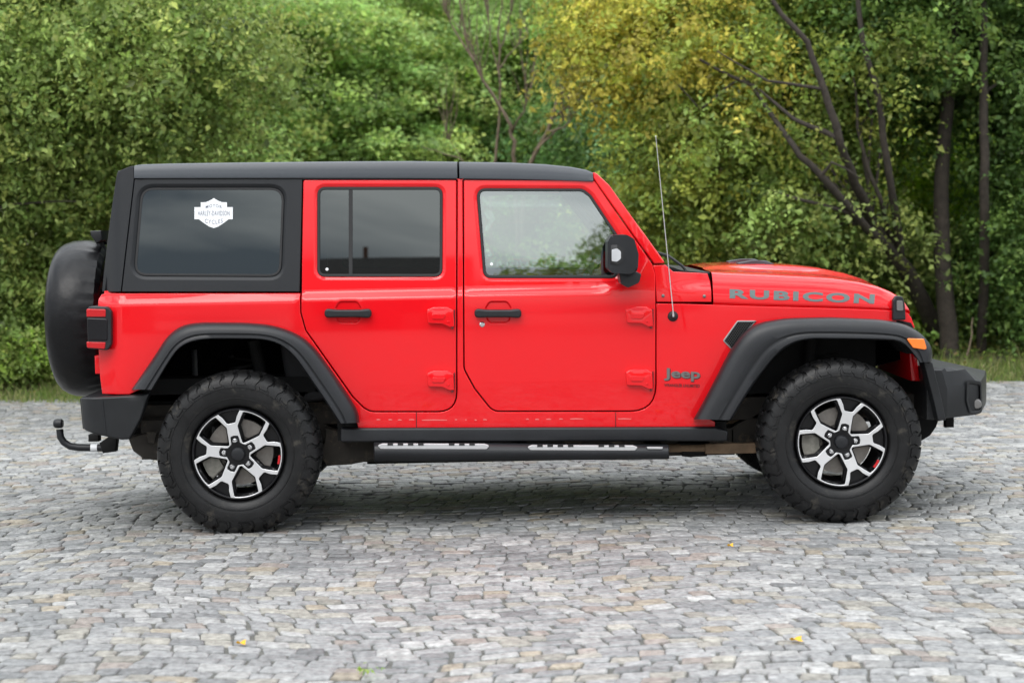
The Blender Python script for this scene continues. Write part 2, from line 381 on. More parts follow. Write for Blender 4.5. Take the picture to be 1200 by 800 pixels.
def paving():
    X0, X1, Y0, Y1 = -9.5, 9.5, -6.2, 6.4
    px, S = [], []
    rowy = Y0; k = 0
    while rowy < Y1:
        h = random.uniform(.074, .098); x = X0-random.random()*.15
        while x < X1:
            w = random.choice([random.uniform(.078, .11), random.uniform(.10, .145)]); S.append((x, rowy, w, h)); x += w
        rowy += h
    S = np.array(S); n = len(S); j = .0058
    cut = RNG.uniform(.003, .013, (n, 4)); g = RNG.uniform(.0014, .0038, (n, 1))
    jx = RNG.normal(0, j, (n, 4)); jy = RNG.normal(0, j, (n, 4))
    x0 = S[:, 0:1]+g; x1 = S[:, 0:1]+S[:, 2:3]-g; y0 = S[:, 1:2]+g; y1 = S[:, 1:2]+S[:, 3:4]-g
    cxs = np.concatenate([x0, x1, x1, x0], 1)+jx; cys = np.concatenate([y0, y0, y1, y1], 1)+jy
    ox = np.zeros((n, 8)); oy = np.zeros((n, 8))
    for q in range(4):
        for s, nb in ((0, (q-1) % 4), (1, (q+1) % 4)):
            dx = cxs[:, nb]-cxs[:, q]; dy = cys[:, nb]-cys[:, q]; l = np.hypot(dx, dy)+1e-9
            c = cut[:, q]*(1.2 if s else .8)
            ox[:, q*2+s] = cxs[:, q]+dx/l*c; oy[:, q*2+s] = cys[:, q]+dy/l*c
    mx_, my_ = ox.mean(1, keepdims=True), oy.mean(1, keepdims=True)
    zt = RNG.normal(0, .0018, (n, 1)); tx = RNG.normal(0, .022, (n, 1)); ty = RNG.normal(0, .022, (n, 1))
    rings = []
    for sc, z in ((1.0, -.014), (.985, -.002), (.93, .001), (.76, .0025)):
        rx = mx_+(ox-mx_)*sc; ry = my_+(oy-my_)*sc
        rings.append(np.stack([rx, ry, z+zt+(rx-mx_)*tx+(ry-my_)*ty+0*rx], -1))
    V = np.stack(rings, 1)                       # n,4,8,3
    # the rows wander in shallow arcs, and the surface is slightly uneven
    X = V[..., 0].copy(); Y = V[..., 1].copy()
    V[..., 1] += .085*np.sin(X*2.3+.6*np.sin(Y*.9))+.05*np.sin(X*.8+1.3)+.012*np.sin(X*9.1+Y*4)+.02*np.sin(X*5.1+Y)
    V[..., 0] += .10*np.sin(Y*1.3+.4)+.05*np.sin(Y*3.1+X*.4)
    V[..., 2] += .006*np.sin(X*1.1+Y*.7)*np.sin(Y*1.7)+.004*np.sin(X*2.9+1)
    V = V.reshape(-1, 3)
    base = (np.arange(n)*32)[:, None, None]; i = np.arange(8); q = []
    for r in range(3):
        a = r*8+i; b = r*8+(i+1) % 8; c = (r+1)*8+(i+1) % 8; d = (r+1)*8+i; q.append(np.stack([a, b, c, d], 1))
    t = 24; q.append(np.array([[t, t+1, t+2, t+3], [t, t+3, t+4, t+7], [t+4, t+5, t+6, t+7]]))
    q = np.concatenate(q)[None]+base; nq = q.shape[1]; q = q.reshape(-1, 4)
    br = RNG.normal(1, .10, n).clip(.65, 1.3); pick = RNG.random(n)
    c = np.tile(np.array([[.40, .41, .43]]), (n, 1))
    c[pick < .22] = (.50, .505, .515); c[(pick > .22) & (pick < .36)] = (.47, .45, .40); c[(pick > .36) & (pick < .39)] = (.48, .41, .31)
    c[(pick > .39) & (pick < .44)] = (.42, .36, .33); c[(pick > .44) & (pick < .60)] = (.31, .325, .345)
    gm = c.mean(1, keepdims=True); c = gm+(c-gm)*.72; c = c*br[:, None]*.585*np.array([[1.0, 1.0, .99]])*np.array([[1.01, 1.0, .975]])
    big = 1+.12*np.sin(S[:, 0]*.9+S[:, 1]*.5)*np.sin(S[:, 1]*1.1+2); c *= big[:, None]
    m2 = material('paving_stone', (.4, .4, .4), rough=.52, attr='tint', var=.45, vscale=30, bump=1.0, bscale=45, spec=.35)
    o = fast_mesh('cobblestone_paving', V, q, m2, np.repeat(c, nq, 0), smooth=True); tag(o, kind='structure')
    bm = bmesh.new(); bmesh.ops.create_grid(bm, x_segments=90, y_segments=60, size=1)
    for v in bm.verts:
        v.co.x *= 12; v.co.y = v.co.y*6.5+.0
        v.co.z = -.0052+.006*math.sin(v.co.x*1.1+v.co.y*.7)*math.sin(v.co.y*1.7)+.004*math.sin(v.co.x*2.9+1)
    tag(bmk('paving_bed', bm, m), kind='structure')
paving()

# verge terrain and slope
bm = bmesh.new(); bmesh.ops.create_grid(bm, x_segments=80, y_segments=80, size=1)
for v in bm.verts:
    x = v.co.x*45; y = VERGE_Y-.15+(v.co.y+1)*.5*38; 
    v.co = Vector((x, y, float(ground_z(x, y))+.02*math.sin(x*2.1)*math.sin(y*1.3)-.012+(random.random()-.5)*.02))
tag(bmk('grass_verge_terrain', bm, material('verge_soil', (.055, .052, .03), rough=.95, var=.4, vscale=4, dirt=((.10, .09, .045), 3, .5), bump=.5, bscale=30)), kind='structure')

# ------------------------------------------------------------------ foliage
LEAF = material('leaf', (.1, .1, .1), rough=.45, attr='tint', transl=.5, spec=.4)
BARK = material('bark', (.040, .032, .025), rough=.9, var=.4, vscale=14, bump=.8, bscale=28)
BARK2 = material('pale_bark', (.16, .12, .085), rough=.9, var=.3, vscale=14, bump=.5, bscale=28)
def leaves_at(C, N_, size, cols, aspect=.62):
    """leaf-shaped folded quads at points C, normals N_"""
    n = len(C); a = RNG.normal(0, 1, (n, 3)); a[:, 2] -= .5; d = a-(a*N_).sum(1, keepdims=True)*N_; d /= np.linalg.norm(d, axis=1, keepdims=True)+1e-9
    s = np.cross(N_, d); sz = size*RNG.lognormal(-.08, .33, (n, 1)).clip(.4, 1.9)
    p0 = C-d*sz*.5; p2 = C+d*sz*.55; p1 = C-d*sz*.06+s*sz*aspect*.5+N_*sz*.10; p3 = C-d*sz*.06-s*sz*aspect*.5+N_*sz*.10
    V = np.stack([p0, p1, p2, p3], 1).reshape(-1, 3); q = np.arange(4*n).reshape(-1, 4); return V, q, cols
def crown(name, blobs, n, size, pal, parent=None, clump=.28, per=45, shell=.5, droop=.0, flat=.55, upn=.6, cvar=.25, lvar=.2, pals=None, spray=.5, thick=.085):
    """blobs: (cx,cy,cz,rx,ry,rz). Leaves gather in clumps spread through the ellipsoids."""
    B = np.array(blobs, float); vol = (B[:, 3]*B[:, 4]*B[:, 5])**.67; pb = vol/vol.sum()
    nc = max(1, n//per); bi = RNG.choice(len(B), nc, p=pb); d = RNG.normal(0, 1, (nc, 3)); d /= np.linalg.norm(d, axis=1, keepdims=True)
    rr = RNG.uniform(shell, 1, (nc, 1))**.8; cc = B[bi, :3]+d*B[bi, 3:6]*rr
    ck = clump*RNG.uniform(.6, 1.4, (nc, 1))
    # every clump is a leafy twig reaching outwards and bending down at its end
    dv = d*np.array([1, 1, .35])+RNG.normal(0, .45, (nc, 3)); dv[:, 2] += .05; dv /= np.linalg.norm(dv, axis=1, keepdims=True)
    ln = spray*RNG.uniform(.5, 1.5, (nc, 1)); li = np.repeat(np.arange(nc), per); m_ = len(li); t_ = RNG.random((m_, 1))**.8
    off = RNG.normal(0, 1, (m_, 3)); off[:, 2] *= flat; P = cc[li]+dv[li]*ln[li]*t_+off*thick*(1.25-.6*t_)*(.4+ln[li]/spray*.6)
    P[:, 2] -= ((.45+droop)*ln[li]*t_*t_)[:, 0]
    gz = ground_z(P[:, 0], P[:, 1])+.02; keep = P[:, 2] > gz; P = P[keep]; li = li[keep]; off = off[keep]; m_ = len(P)
    nn = d[li]*.30+RNG.normal(0, .60, (m_, 3))+off*.15; nn[:, 2] += upn; nn /= np.linalg.norm(nn, axis=1, keepdims=True)
    pal = np.array(pal, float); pb2 = np.array([np.array(q_)[RNG.choice(len(q_), 8)] for q_ in pals]) if pals else None
    cb = 2.25*(pb2[bi, RNG.integers(0, 8, nc)] if pals else pal[RNG.choice(len(pal), nc)])*RNG.normal(1, cvar, (nc, 1)).clip(.45, 1.7)
    lc = cb[li]*RNG.normal(1, lvar, (m_, 1)).clip(.5, 1.6); mixk = RNG.random((m_, 1)) < (.0 if pals else .25)
    lc = np.where(mixk, 2.25*pal[RNG.choice(len(pal), m_)], lc)
    V, q, c = leaves_at(P, nn, size, lc)
    return fast_mesh(name, V, q, LEAF, c, parent=parent)
def limb(bm, pts, r0, r1, seg=8, wob=.02):
    """tapered, slightly crooked limb"""
    P = [Vector(p) for p in pts]; out = []
    for i in range(len(P)-1):
        k = 3
        for j in range(k): out.append(P[i].lerp(P[i+1], j/k)+Vector((random.uniform(-1, 1), random.uniform(-1, 1), random.uniform(-.5, .5)))*wob*(1 if i+j else 0))
    out.append(P[-1]); n = len(out)
    tube_bm(bm, out, [r0+(r1-r0)*i/(n-1) for i in range(n)], seg)
def XZ(px, py, y): x, z = U(px, py, y); return Vector((x, y, z))
def twigs(bm, blobs, root, n, r=.018):
    for _ in range(n):
        b = random.choice(blobs); e = Vector((b[0]+random.uniform(-.8, .8)*b[3], b[1]+random.uniform(-.8, .8)*b[4], b[2]+random.uniform(-.8, .8)*b[5]))
        rt = min(root, key=lambda q_: (q_-e).length); s = rt; mid = s.lerp(e, .5)+Vector((random.uniform(-.2, .2), random.uniform(-.2, .2), random.uniform(.0, .3)))
        limb(bm, [s, mid, e], r, r*.3, 5, .03)
def tree(name, label, base, blobs, n, size, pal, limbs=(), trunk=None, cat='tree', group=None, bark=None, tw=14, **kw):
    t = empty(name, (base[0], base[1], float(ground_z(base[0], base[1])))); tag(t, label, cat, group)
    off = Vector(t.location); bm = bmesh.new()
    top = Vector((np.mean([b[0] for b in blobs]), np.mean([b[1] for b in blobs]), np.mean([b[2] for b in blobs])))
    bs = Vector((base[0], base[1], t.location.z-.1))
    tr = trunk or ([bs, bs.lerp(top, .4)+Vector((.1, 0, 0)), top], .12, .05)
    limb(bm, *tr)
    for l in limbs: limb(bm, *l)
    twigs(bm, blobs, [Vector(q_) for q_ in tr[0][2:]], tw)
    bmesh.ops.translate(bm, verts=bm.verts, vec=-off)
    bmk('trunk', bm, bark or BARK, t, True, 60)
    c = crown('crown', blobs, n, size, pal, t, **kw); c.location = -off
    return t
def PB(px, py, y, wpx, hpx, ry):
    """blob centred on a photo position at depth Y, with size in photo pixels there"""
    x, z = U(px, py, y); s = (y-CP.y)/F; return (x, y, z, wpx*s, ry, hpx*s)

G_OLIVE = [(.108, .155, .040), (.136, .182, .050), (.168, .207, .062), (.088, .132, .034), (.15, .172, .045)]
G_MID = [(.150, .225, .070), (.175, .250, .080), (.20, .265, .075), (.125, .195, .060), (.21, .245, .065)]
G_YEL = [(.200, .205, .030), (.26, .235, .030), (.150, .180, .032), (.33, .26, .035), (.120, .160, .03), (.17, .20, .035)]
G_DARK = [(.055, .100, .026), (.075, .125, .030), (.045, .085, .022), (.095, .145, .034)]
G_BRIGHT = [(.17, .26, .045), (.20, .29, .05), (.13, .22, .045), (.22, .27, .07)]

G_YG = [(.150, .19, .040), (.125, .17, .038), (.175, .205, .042), (.105, .15, .034), (.17, .18, .04)]
G_GOLD = [(.22, .215, .038), (.19, .21, .038), (.25, .22, .042), (.16, .195, .038)]
# left foreground tree
bl = [PB(40, 60, 8, 150, 130, 1.3), PB(160, 50, 7.6, 120, 110, 1.2), PB(230, 60, 8.4, 90, 60, .9), PB(60, 190, 8.3, 120, 80, 1.1), PB(175, 150, 8.3, 80, 60, 1.0), PB(-120, 60, 8, 150, 170, 1.5), PB(60, -90, 8.6, 220, 70, 1.3), PB(-20, 130, 7.4, 70, 90, .7)]
lb = XZ(-70, 430, 8.2)
tree('broadleaf_tree', 'large olive-green leafy tree hanging over the left edge of the picture, behind the spare wheel', lb, bl, 165000, .056, G_OLIVE,
     trunk=([Vector((lb.x, 8.2, 0)), XZ(-40, 250, 8.2), XZ(0, 110, 8.2), XZ(30, -60, 8.3)], .15, .06),
     limbs=[([XZ(-40, 260, 8.2), XZ(40, 218, 7.9), XZ(110, 212, 7.4)], .035, .008), ([XZ(-50, 225, 8.0), XZ(20, 195, 7.3), XZ(60, 168, 7)], .03, .006), ([XZ(-40, 250, 8), XZ(20, 238, 7.2), XZ(90, 236, 7)], .02, .005), ([XZ(0, 110, 8.2), XZ(80, 60, 8), XZ(200, 10, 8)], .05, .015)],
     tw=30, per=60, spray=.62, thick=.10, upn=.4, shell=.25, cvar=.28, flat=.7)
# left lower thicket: three shrubs
for (px, py, w, h, y, lab, pal, n) in ((25, 330, 95, 90, 8.2, 'tangled dull green shrub at the left edge, below the large olive tree', G_OLIVE, 15000),
        (120, 300, 70, 85, 9.4, 'pale yellow-green shrub just behind the top of the spare wheel', [(.15, .18, .045), (.12, .16, .04), (.19, .19, .07)], 12000),
        (-110, 330, 110, 120, 8.4, 'green shrub reaching in beyond the far left of the verge', G_OLIVE, 6000),
        (10, 404, 70, 30, 7.9, 'low bright green weeds bush at the grass edge, left of the spare wheel', G_OLIVE+G_BRIGHT[:2], 9000),
        (230, 330, 140, 120, 10.5, 'olive bush wholly behind the rear of the red car', G_OLIVE, 8000)):
    b = [PB(px, py, y, w, h, .8), PB(px+w*.4, py+h*.3, y+.3, w*.6, h*.6, .6), PB(px-w*.4, py+h*.2, y-.2, w*.6, h*.6, .5)]
    tree('shrub', lab, (b[0][0], y), b, int(n*1.9), .05 if y > 7.95 else .045, pal, cat='shrub', group='shrubs along the verge', tw=8, spray=.4, thick=.08, per=45, trunk=([Vector((b[0][0], y, 0)), Vector((b[0][0], y, b[0][2]*.5)), Vector((b[0][0]+.1, y, b[0][2]))], .03, .012))
# centre: robinia trees on the slope
for (px, y, blobs, lab) in (
    (300, 15.5, [(300, 60, 70, 60), (250, 110, 60, 40), (340, 150, 80, 45), (270, 190, 80, 40), (300, 5, 90, 30), (215, 170, 50, 60)], 'fresh green feathery tree at upper left centre, next to the large olive tree'),
    (430, 17.0, [(400, 40, 75, 45), (470, 90, 75, 40), (400, 130, 70, 35), (480, 170, 80, 40), (370, 190, 70, 30), (430, 0, 100, 25), (520, 60, 60, 40)], 'clumpy fresh green tree above the middle of the car roof'),
    (600, 18.5, [(580, 50, 70, 50), (640, 100, 70, 40), (560, 140, 60, 35), (620, 170, 80, 40), (590, 0, 100, 30), (670, 30, 60, 60)], 'mid green clumpy tree behind the bare brown saplings')):
    b = [PB(qx, qy, y+random.uniform(-1.2, 1.2), w*.9, h, 1.3) for qx, qy, w, h in blobs]
    xb = U(px, 300, y)[0]
    tree('robinia_tree', lab, (xb, y), b, 80000, .070, G_MID, group='green trees on the slope', per=150, spray=.75, thick=.17, droop=.1, flat=.35, upn=1.0, shell=.45, cvar=.26)
# darker, bluer trees behind the saplings
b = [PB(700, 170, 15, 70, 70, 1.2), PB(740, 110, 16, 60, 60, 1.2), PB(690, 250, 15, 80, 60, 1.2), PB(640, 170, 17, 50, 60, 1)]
tree('dark_tree', 'dark green tree between the bare saplings and the yellowing tree', (U(710, 300, 15.5)[0], 15.5), b, 42000, .07, G_DARK+[(.06, .12, .04), (.09, .16, .05)], per=60, spray=.6, thick=.12)
b = [PB(733, 190, 12, 14, 70, .3), PB(738, 120, 12, 12, 40, .3)]
tree('slender_sapling', 'slender upright blue-green sapling just above the windscreen pillar', (U(735, 300, 12)[0], 12), b, 2200, .08, [(.10, .19, .085), (.13, .22, .10)], spray=.25, thick=.05, per=16, trunk=([XZ(737, 330, 12), XZ(735, 200, 12), XZ(738, 90, 12)], .02, .006), tw=4)
# bare brown saplings
SAP = [([(604, 215), (602, 165), (598, 148), (575, 110), (556, 72), (542, 30), (538, -10)], .030, 'bare brown forked sapling above the joint in the car roof', [[(598, 148), (566, 92), (548, 40)], [(600, 155), (614, 130), (625, 95), (632, 40)], [(556, 72), (530, 30), (515, 0)], [(560, 80), (551, 50), (520, 10)]]),
       ([(573, 215), (583, 170), (587, 100), (584, 40), (588, -10)], .022, 'thin straight bare sapling just left of the leaning bare pole', [[(587, 100), (575, 50), (570, 0)], [(585, 60), (598, 20), (602, -10)], [(586, 80), (600, 60), (620, 40)]]),
       ([(612, 215), (640, 155), (655, 115), (670, 80), (680, 50)], .034, 'thick bare sapling leaning right above the front of the car roof', [[(655, 115), (690, 110), (700, 135)], [(646, 140), (680, 115), (700, 95)], [(640, 155), (662, 150), (678, 130)], [(630, 175), (655, 150), (668, 128)]]),
       ([(560, 215), (540, 185), (520, 180), (495, 172)], .014, 'short bare branch stub lying low over the roof', [[(540, 185), (528, 165), (520, 160)]])]
for pts, r, lab, brs in SAP:
    y = 12.2; t = empty('bare_sapling', tuple(XZ(pts[0][0], pts[0][1], y))); tag(t, lab, 'sapling', 'bare brown saplings')
    gx, gz_ = XZ(pts[0][0], pts[0][1], y).x, 0
    bm = bmesh.new(); P = [Vector((gx, y, float(ground_z(gx, y))-.05))]+[XZ(a, b_, y) for a, b_ in pts]
    limb(bm, P, r, r*.35, 7, .02); o = bmk('stem', bm, BARK2, t, True, 60); o.location = -t.location
    bm = bmesh.new()
    for q in brs:
        Q = [XZ(a, b_, y+random.uniform(-.1, .1)) for a, b_ in q]; limb(bm, Q, r*.5, r*.12, 5, .02)
        for _ in range(9):
            s = Q[1].lerp(Q[2], random.random()); limb(bm, [s, s+Vector((random.uniform(-.2, .2), random.uniform(-.2, .2), random.uniform(.3, .9)))], .006, .002, 4, .02)
    o = bmk('branches', bm, BARK2, t, True, 60); o.location = -t.location
# yellowing maple, right of centre
bl = [PB(800, 60, 9, 120, 70, 1.2), PB(740, 30, 9.5, 80, 60, 1), PB(850, 150, 8.8, 110, 80, 1.2), PB(790, 210, 9.2, 60, 60, .8), PB(900, 60, 9.4, 100, 90, 1.2), PB(900, 240, 9.2, 110, 60, 1), PB(960, 150, 9.6, 70, 90, 1), PB(850, -70, 9.6, 220, 70, 1.3), PB(810, 270, 9.6, 80, 40, .8)]
mb = XZ(1112, 408, 9.4)
tree('yellowing_maple', 'yellow-green maple with dark leaning limbs spreading over the bonnet', (mb.x, 9.4), bl+[PB(935, 250, 7.9, 50, 35, .4), PB(1030, 60, 8.2, 45, 50, .4), PB(1040, 250, 8.4, 35, 35, .4)], 128000, .056, G_YG,
     trunk=([Vector((mb.x, 9.4, 0)), XZ(1085, 360, 8.9), XZ(1050, 300, 8.5), XZ(1020, 262, 8.2)], .10, .07),
     limbs=[([XZ(1020, 262, 8.2), XZ(1004, 215, 7.7), XZ(985, 165, 7.35), XZ(968, 105, 7.3), XZ(944, 50, 7.3), XZ(905, 0, 7.3)], .055, .022),
            ([XZ(1050, 300, 8.5), XZ(1000, 250, 7.7), XZ(962, 205, 7.4), XZ(928, 170, 7.4), XZ(880, 100, 7.9), XZ(820, 70, 7.8)], .05, .012),
            ([XZ(1055, 300, 8.5), XZ(1046, 230, 7.9), XZ(1032, 130, 7.7), XZ(1010, 40, 7.6), XZ(1000, -30, 7.6)], .045, .02), ([XZ(1050, 290, 8.45), XZ(1030, 230, 7.9), XZ(1005, 150, 8.0), XZ(1000, 90, 7.9)], .03, .01), ([XZ(968, 105, 7.3), XZ(900, 95, 7.4), XZ(840, 60, 7.6)], .018, .006),
            ([XZ(985, 165, 7.35), XZ(930, 140, 7.4), XZ(870, 90, 8.0)], .03, .008), ([XZ(1000, 250, 7.7), XZ(940, 235, 7.5), XZ(900, 222, 7.9)], .025, .006),
            ([XZ(962, 205, 7.4), XZ(975, 190, 7.3), XZ(1010, 210, 7.3)], .02, .005), ([XZ(870, 90, 8.0), XZ(820, 130, 7.8), XZ(790, 95, 7.8)], .016, .005)],
     tw=20, per=55, spray=.6, thick=.09, cvar=.26, shell=.25, upn=.45, flat=.7, pals=[G_GOLD, G_GOLD, G_YG, G_YG+G_GOLD[:2], G_YG, G_OLIVE+G_YG, G_OLIVE+G_YG, G_YG+G_GOLD, G_OLIVE+G_YG, G_OLIVE+G_YG, G_OLIVE+G_YG, G_OLIVE])
# dark trunks and crowns on the right
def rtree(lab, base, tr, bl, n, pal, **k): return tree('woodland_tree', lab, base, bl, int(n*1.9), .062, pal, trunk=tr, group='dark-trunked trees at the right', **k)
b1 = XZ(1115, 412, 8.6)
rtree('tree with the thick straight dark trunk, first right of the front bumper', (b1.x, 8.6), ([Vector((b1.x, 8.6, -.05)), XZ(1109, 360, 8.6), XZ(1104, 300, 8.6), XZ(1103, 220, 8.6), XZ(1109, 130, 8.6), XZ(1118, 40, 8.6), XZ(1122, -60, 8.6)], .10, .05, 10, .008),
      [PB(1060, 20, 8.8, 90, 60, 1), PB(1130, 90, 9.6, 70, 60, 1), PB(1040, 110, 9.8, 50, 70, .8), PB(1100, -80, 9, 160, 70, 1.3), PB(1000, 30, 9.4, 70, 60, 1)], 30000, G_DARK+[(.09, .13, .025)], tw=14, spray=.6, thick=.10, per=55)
b2 = XZ(1182, 408, 9.6)
rtree('tree with the second dark trunk, near the right edge', (b2.x, 9.6), ([Vector((b2.x, 9.6, -.05)), XZ(1172, 350, 9.6), XZ(1160, 270, 9.6), XZ(1153, 150, 9.6), XZ(1150, 20, 9.6), XZ(1148, -60, 9.6)], .10, .07, 10),
      [PB(1190, 40, 9.2, 80, 80, 1.1), PB(1230, 150, 9.0, 60, 90, 1), PB(1160, 60, 10.4, 60, 60, 1), PB(1240, -80, 9.6, 120, 80, 1.3)], 24000, G_DARK, tw=12, spray=.6, thick=.10, per=55,
      limbs=[([XZ(1160, 270, 9.6), XZ(1172, 190, 9.4), XZ(1182, 90, 9.3), XZ(1186, 0, 9.3)], .055, .035)])
b3 = XZ(1150, 405, 8.9)
rtree('slim dark-trunked tree between the thick trunk and the right edge', (b3.x, 8.9), ([Vector((b3.x, 8.9, -.05)), XZ(1153, 330, 8.5), XZ(1154, 220, 8.1), XZ(1152, 110, 8.1), XZ(1152, 0, 8.1)], .055, .04, 8, .01), [PB(1150, 10, 9.2, 50, 40, .6), PB(1190, 100, 9.6, 40, 40, .6)], 5000, G_DARK, tw=6, spray=.5, thick=.10, per=50)
# undergrowth at the right and behind the bonnet
for (px, py, w, h, y, lab, pal, n) in ((1010, 330, 90, 60, 10.2, 'olive thicket behind the front wing of the car', G_OLIVE, 12000),
        (880, 300, 100, 60, 11, 'dull green bush behind the middle of the bonnet', G_OLIVE+G_DARK, 11000),
        (775, 260, 60, 60, 12, 'dark bush with reddish tips right of the windscreen', G_DARK+[(.12, .05, .02)], 10000),
        (1060, 210, 70, 80, 11.5, 'bright leafy bush glowing between the dark trunks', [(.22, .30, .04), (.26, .32, .05), (.17, .25, .04)], 15000),
        (1160, 330, 60, 75, 10.2, 'green undergrowth at the foot of the second dark trunk', G_DARK+G_OLIVE, 12000),
        (1070, 370, 55, 40, 9.9, 'leafy undergrowth behind the thick straight trunk', G_OLIVE+G_BRIGHT, 8000),
        (1225, 280, 60, 120, 8.8, 'large-leaved dark bush at the right edge of the picture', G_DARK, 8000),
        (1130, 220, 60, 70, 11.6, 'lime-green bush seen between the thick trunk and its neighbour', [(.22, .30, .04), (.26, .32, .05), (.14, .20, .04)], 14000),
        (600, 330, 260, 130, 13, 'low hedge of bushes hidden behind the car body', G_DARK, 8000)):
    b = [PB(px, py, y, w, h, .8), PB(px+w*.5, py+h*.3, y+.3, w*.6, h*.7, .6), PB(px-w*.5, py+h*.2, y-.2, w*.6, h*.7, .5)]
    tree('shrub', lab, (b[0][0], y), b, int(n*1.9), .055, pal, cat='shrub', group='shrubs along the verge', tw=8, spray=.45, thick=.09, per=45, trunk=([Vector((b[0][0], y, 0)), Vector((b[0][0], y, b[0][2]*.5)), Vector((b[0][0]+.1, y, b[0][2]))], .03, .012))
# far wood on the slope: one mass
n = 700; bx = RNG.uniform(-15, 15, n); by = RNG.uniform(17, 27, n); bz = ground_z(bx, by)+RNG.uniform(0, 3.2, n)
wl = [(bx[i], by[i], bz[i], 1.0, .9, .8) for i in range(n)]
o = crown('far_wood', wl, 150000, .12, G_DARK+G_MID+G_OLIVE+G_MID, spray=.9, thick=.2, per=90, flat=.5); tag(o, 'mass of mixed green trees on the slope far behind everything', 'wood', kind='stuff')
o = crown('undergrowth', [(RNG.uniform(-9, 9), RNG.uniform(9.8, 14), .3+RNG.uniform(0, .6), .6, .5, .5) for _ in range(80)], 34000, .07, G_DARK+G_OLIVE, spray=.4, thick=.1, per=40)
tag(o, 'dense low undergrowth along the back of the grass verge', 'undergrowth', kind='stuff')

# grass
def grass():
    n = 95000; x = RNG.uniform(-9, 9, n); y = VERGE_Y-.25+RNG.uniform(0, 1, n)**1.3*4.1
    edge = VERGE_Y-.06+.12*np.sin(x*1.9)+.07*np.sin(x*5.3+1)+.05*np.sin(x*13); k = (y > edge)
    k &= ~((np.sin(x*1.3+2)*np.sin(y*2.2+x*.4) > .62) & (RNG.random(n) < .8)); x = x[k]; y = y[k]; n = len(x)
    z = ground_z(x, y)-.02; h = RNG.gamma(4, .016, n)*(1+.5*np.sin(x*.7)*np.sin(y*2+1))*(.5+.5*np.clip((y-edge[k])/.8, 0, 1))+.02
    a = RNG.uniform(0, 2*np.pi, n); w = RNG.uniform(.003, .007, n); lx = RNG.normal(0, .45, n)*h; ly = RNG.normal(0, .45, n)*h
    b = np.stack([x, y, z], 1); sd_ = np.stack([np.cos(a)*w, np.sin(a)*w, 0*a], 1)
    m_ = b+np.stack([lx*.35, ly*.35, h*.6], 1); t = b+np.stack([lx, ly, h], 1)
    V = np.stack([b-sd_, b+sd_, m_+sd_*.7, m_-sd_*.7, t], 1).reshape(-1, 3)
    i = np.arange(n)[:, None]*5; q = np.concatenate([i+np.array([[0, 1, 2, 3]]), i+np.array([[3, 2, 4, 4]])], 0)
    q2 = q[:n]; tri = i+np.array([[3, 2, 4]])
    pal = np.array([(.16, .24, .05), (.21, .28, .07), (.30, .30, .12), (.12, .20, .04), (.38, .34, .17)]); c = pal[RNG.choice(5, n, p=[.27, .27, .20, .14, .12])]*RNG.normal(1, .2, (n, 1)).clip(.5, 1.5)
    tris = np.concatenate([i+np.array([[0, 1, 2]]), i+np.array([[0, 2, 3]]), tri]); c3 = np.concatenate([c, c, c])
    o = fast_mesh('grass', V, tris, LEAF, c3); tag(o, 'short mixed green and straw-coloured grass on the verge behind the paving', 'grass', kind='stuff')
grass()
P = np.stack([RNG.uniform(-9, 9, 5000), VERGE_Y+RNG.uniform(.15, 1, 5000)**.7*3.6, RNG.uniform(.03, .16, 5000)], 1); P[:, 2] += ground_z(P[:, 0], P[:, 1])
nn = RNG.normal(0, .4, P.shape); nn[:, 2] += 1; nn /= np.linalg.norm(nn, axis=1, keepdims=True); pal = np.array(G_BRIGHT+[(.22, .17, .06), (.14, .19, .05)])
V, q, c = leaves_at(P, nn, .05, pal[RNG.choice(len(pal), len(P))]); tag(fast_mesh('low_weeds', V, q, LEAF, c), 'small broad-leaved weeds scattered through the grass verge', 'weeds', kind='stuff')

# fallen leaves on the stones
LY = material('yellow_leaf', (.75, .42, .02), rough=.6, transl=.1)
for px, py, s, lab in ((933, 753, .030, 'single yellow fallen leaf on the stones at the lower right'), (283, 757, .022, 'small ochre fallen leaf on the stones at the lower left'), (38, 461, .03, 'pale yellow leaf lying at the grass edge at the left'), (856, 642, .016, 'tiny orange leaf on the stones below the front wheel')):
    d = fw+CR*((px-600)/F)-CU*((py-400)/F); t = -CP.z/d.z; c = CP+d*t
    V = []; 
    for k in range(10):
        a = 2*math.pi*k/10; r = s*(1 if k % 2 else .62)*random.uniform(.85, 1.15); V.append((math.cos(a)*r, math.sin(a)*r*.8, .012+.008*math.sin(a*2)))
    V.append((0, 0, .008)); o = mk('fallen_leaf', V, [(10, k, (k+1) % 10) for k in range(10)], LY); o.location = (c.x, c.y, .004); tag(o, lab, 'leaf', 'fallen leaves')
d = fw+CR*((433-600)/F)-CU*((794-400)/F); c = CP+d*(-CP.z/d.z); o = crown('weed_tuft', [(c.x, c.y, .02, .03, .02, .015)], 60, .022, G_BRIGHT, spray=.02, thick=.012, per=6); tag(o, 'tiny green weed growing in a paving joint at the bottom edge', 'weed')
# thin dead stalk standing at the right
bm = bmesh.new(); limb(bm, [XZ(1132, 425, 8), XZ(1137, 400, 8), XZ(1140, 372, 8)], .012, .006, 5, .01); tag(bmk('dead_stalk', bm, BARK2), 'short dead brown stalk standing in grass right of the front bumper', 'stalk')

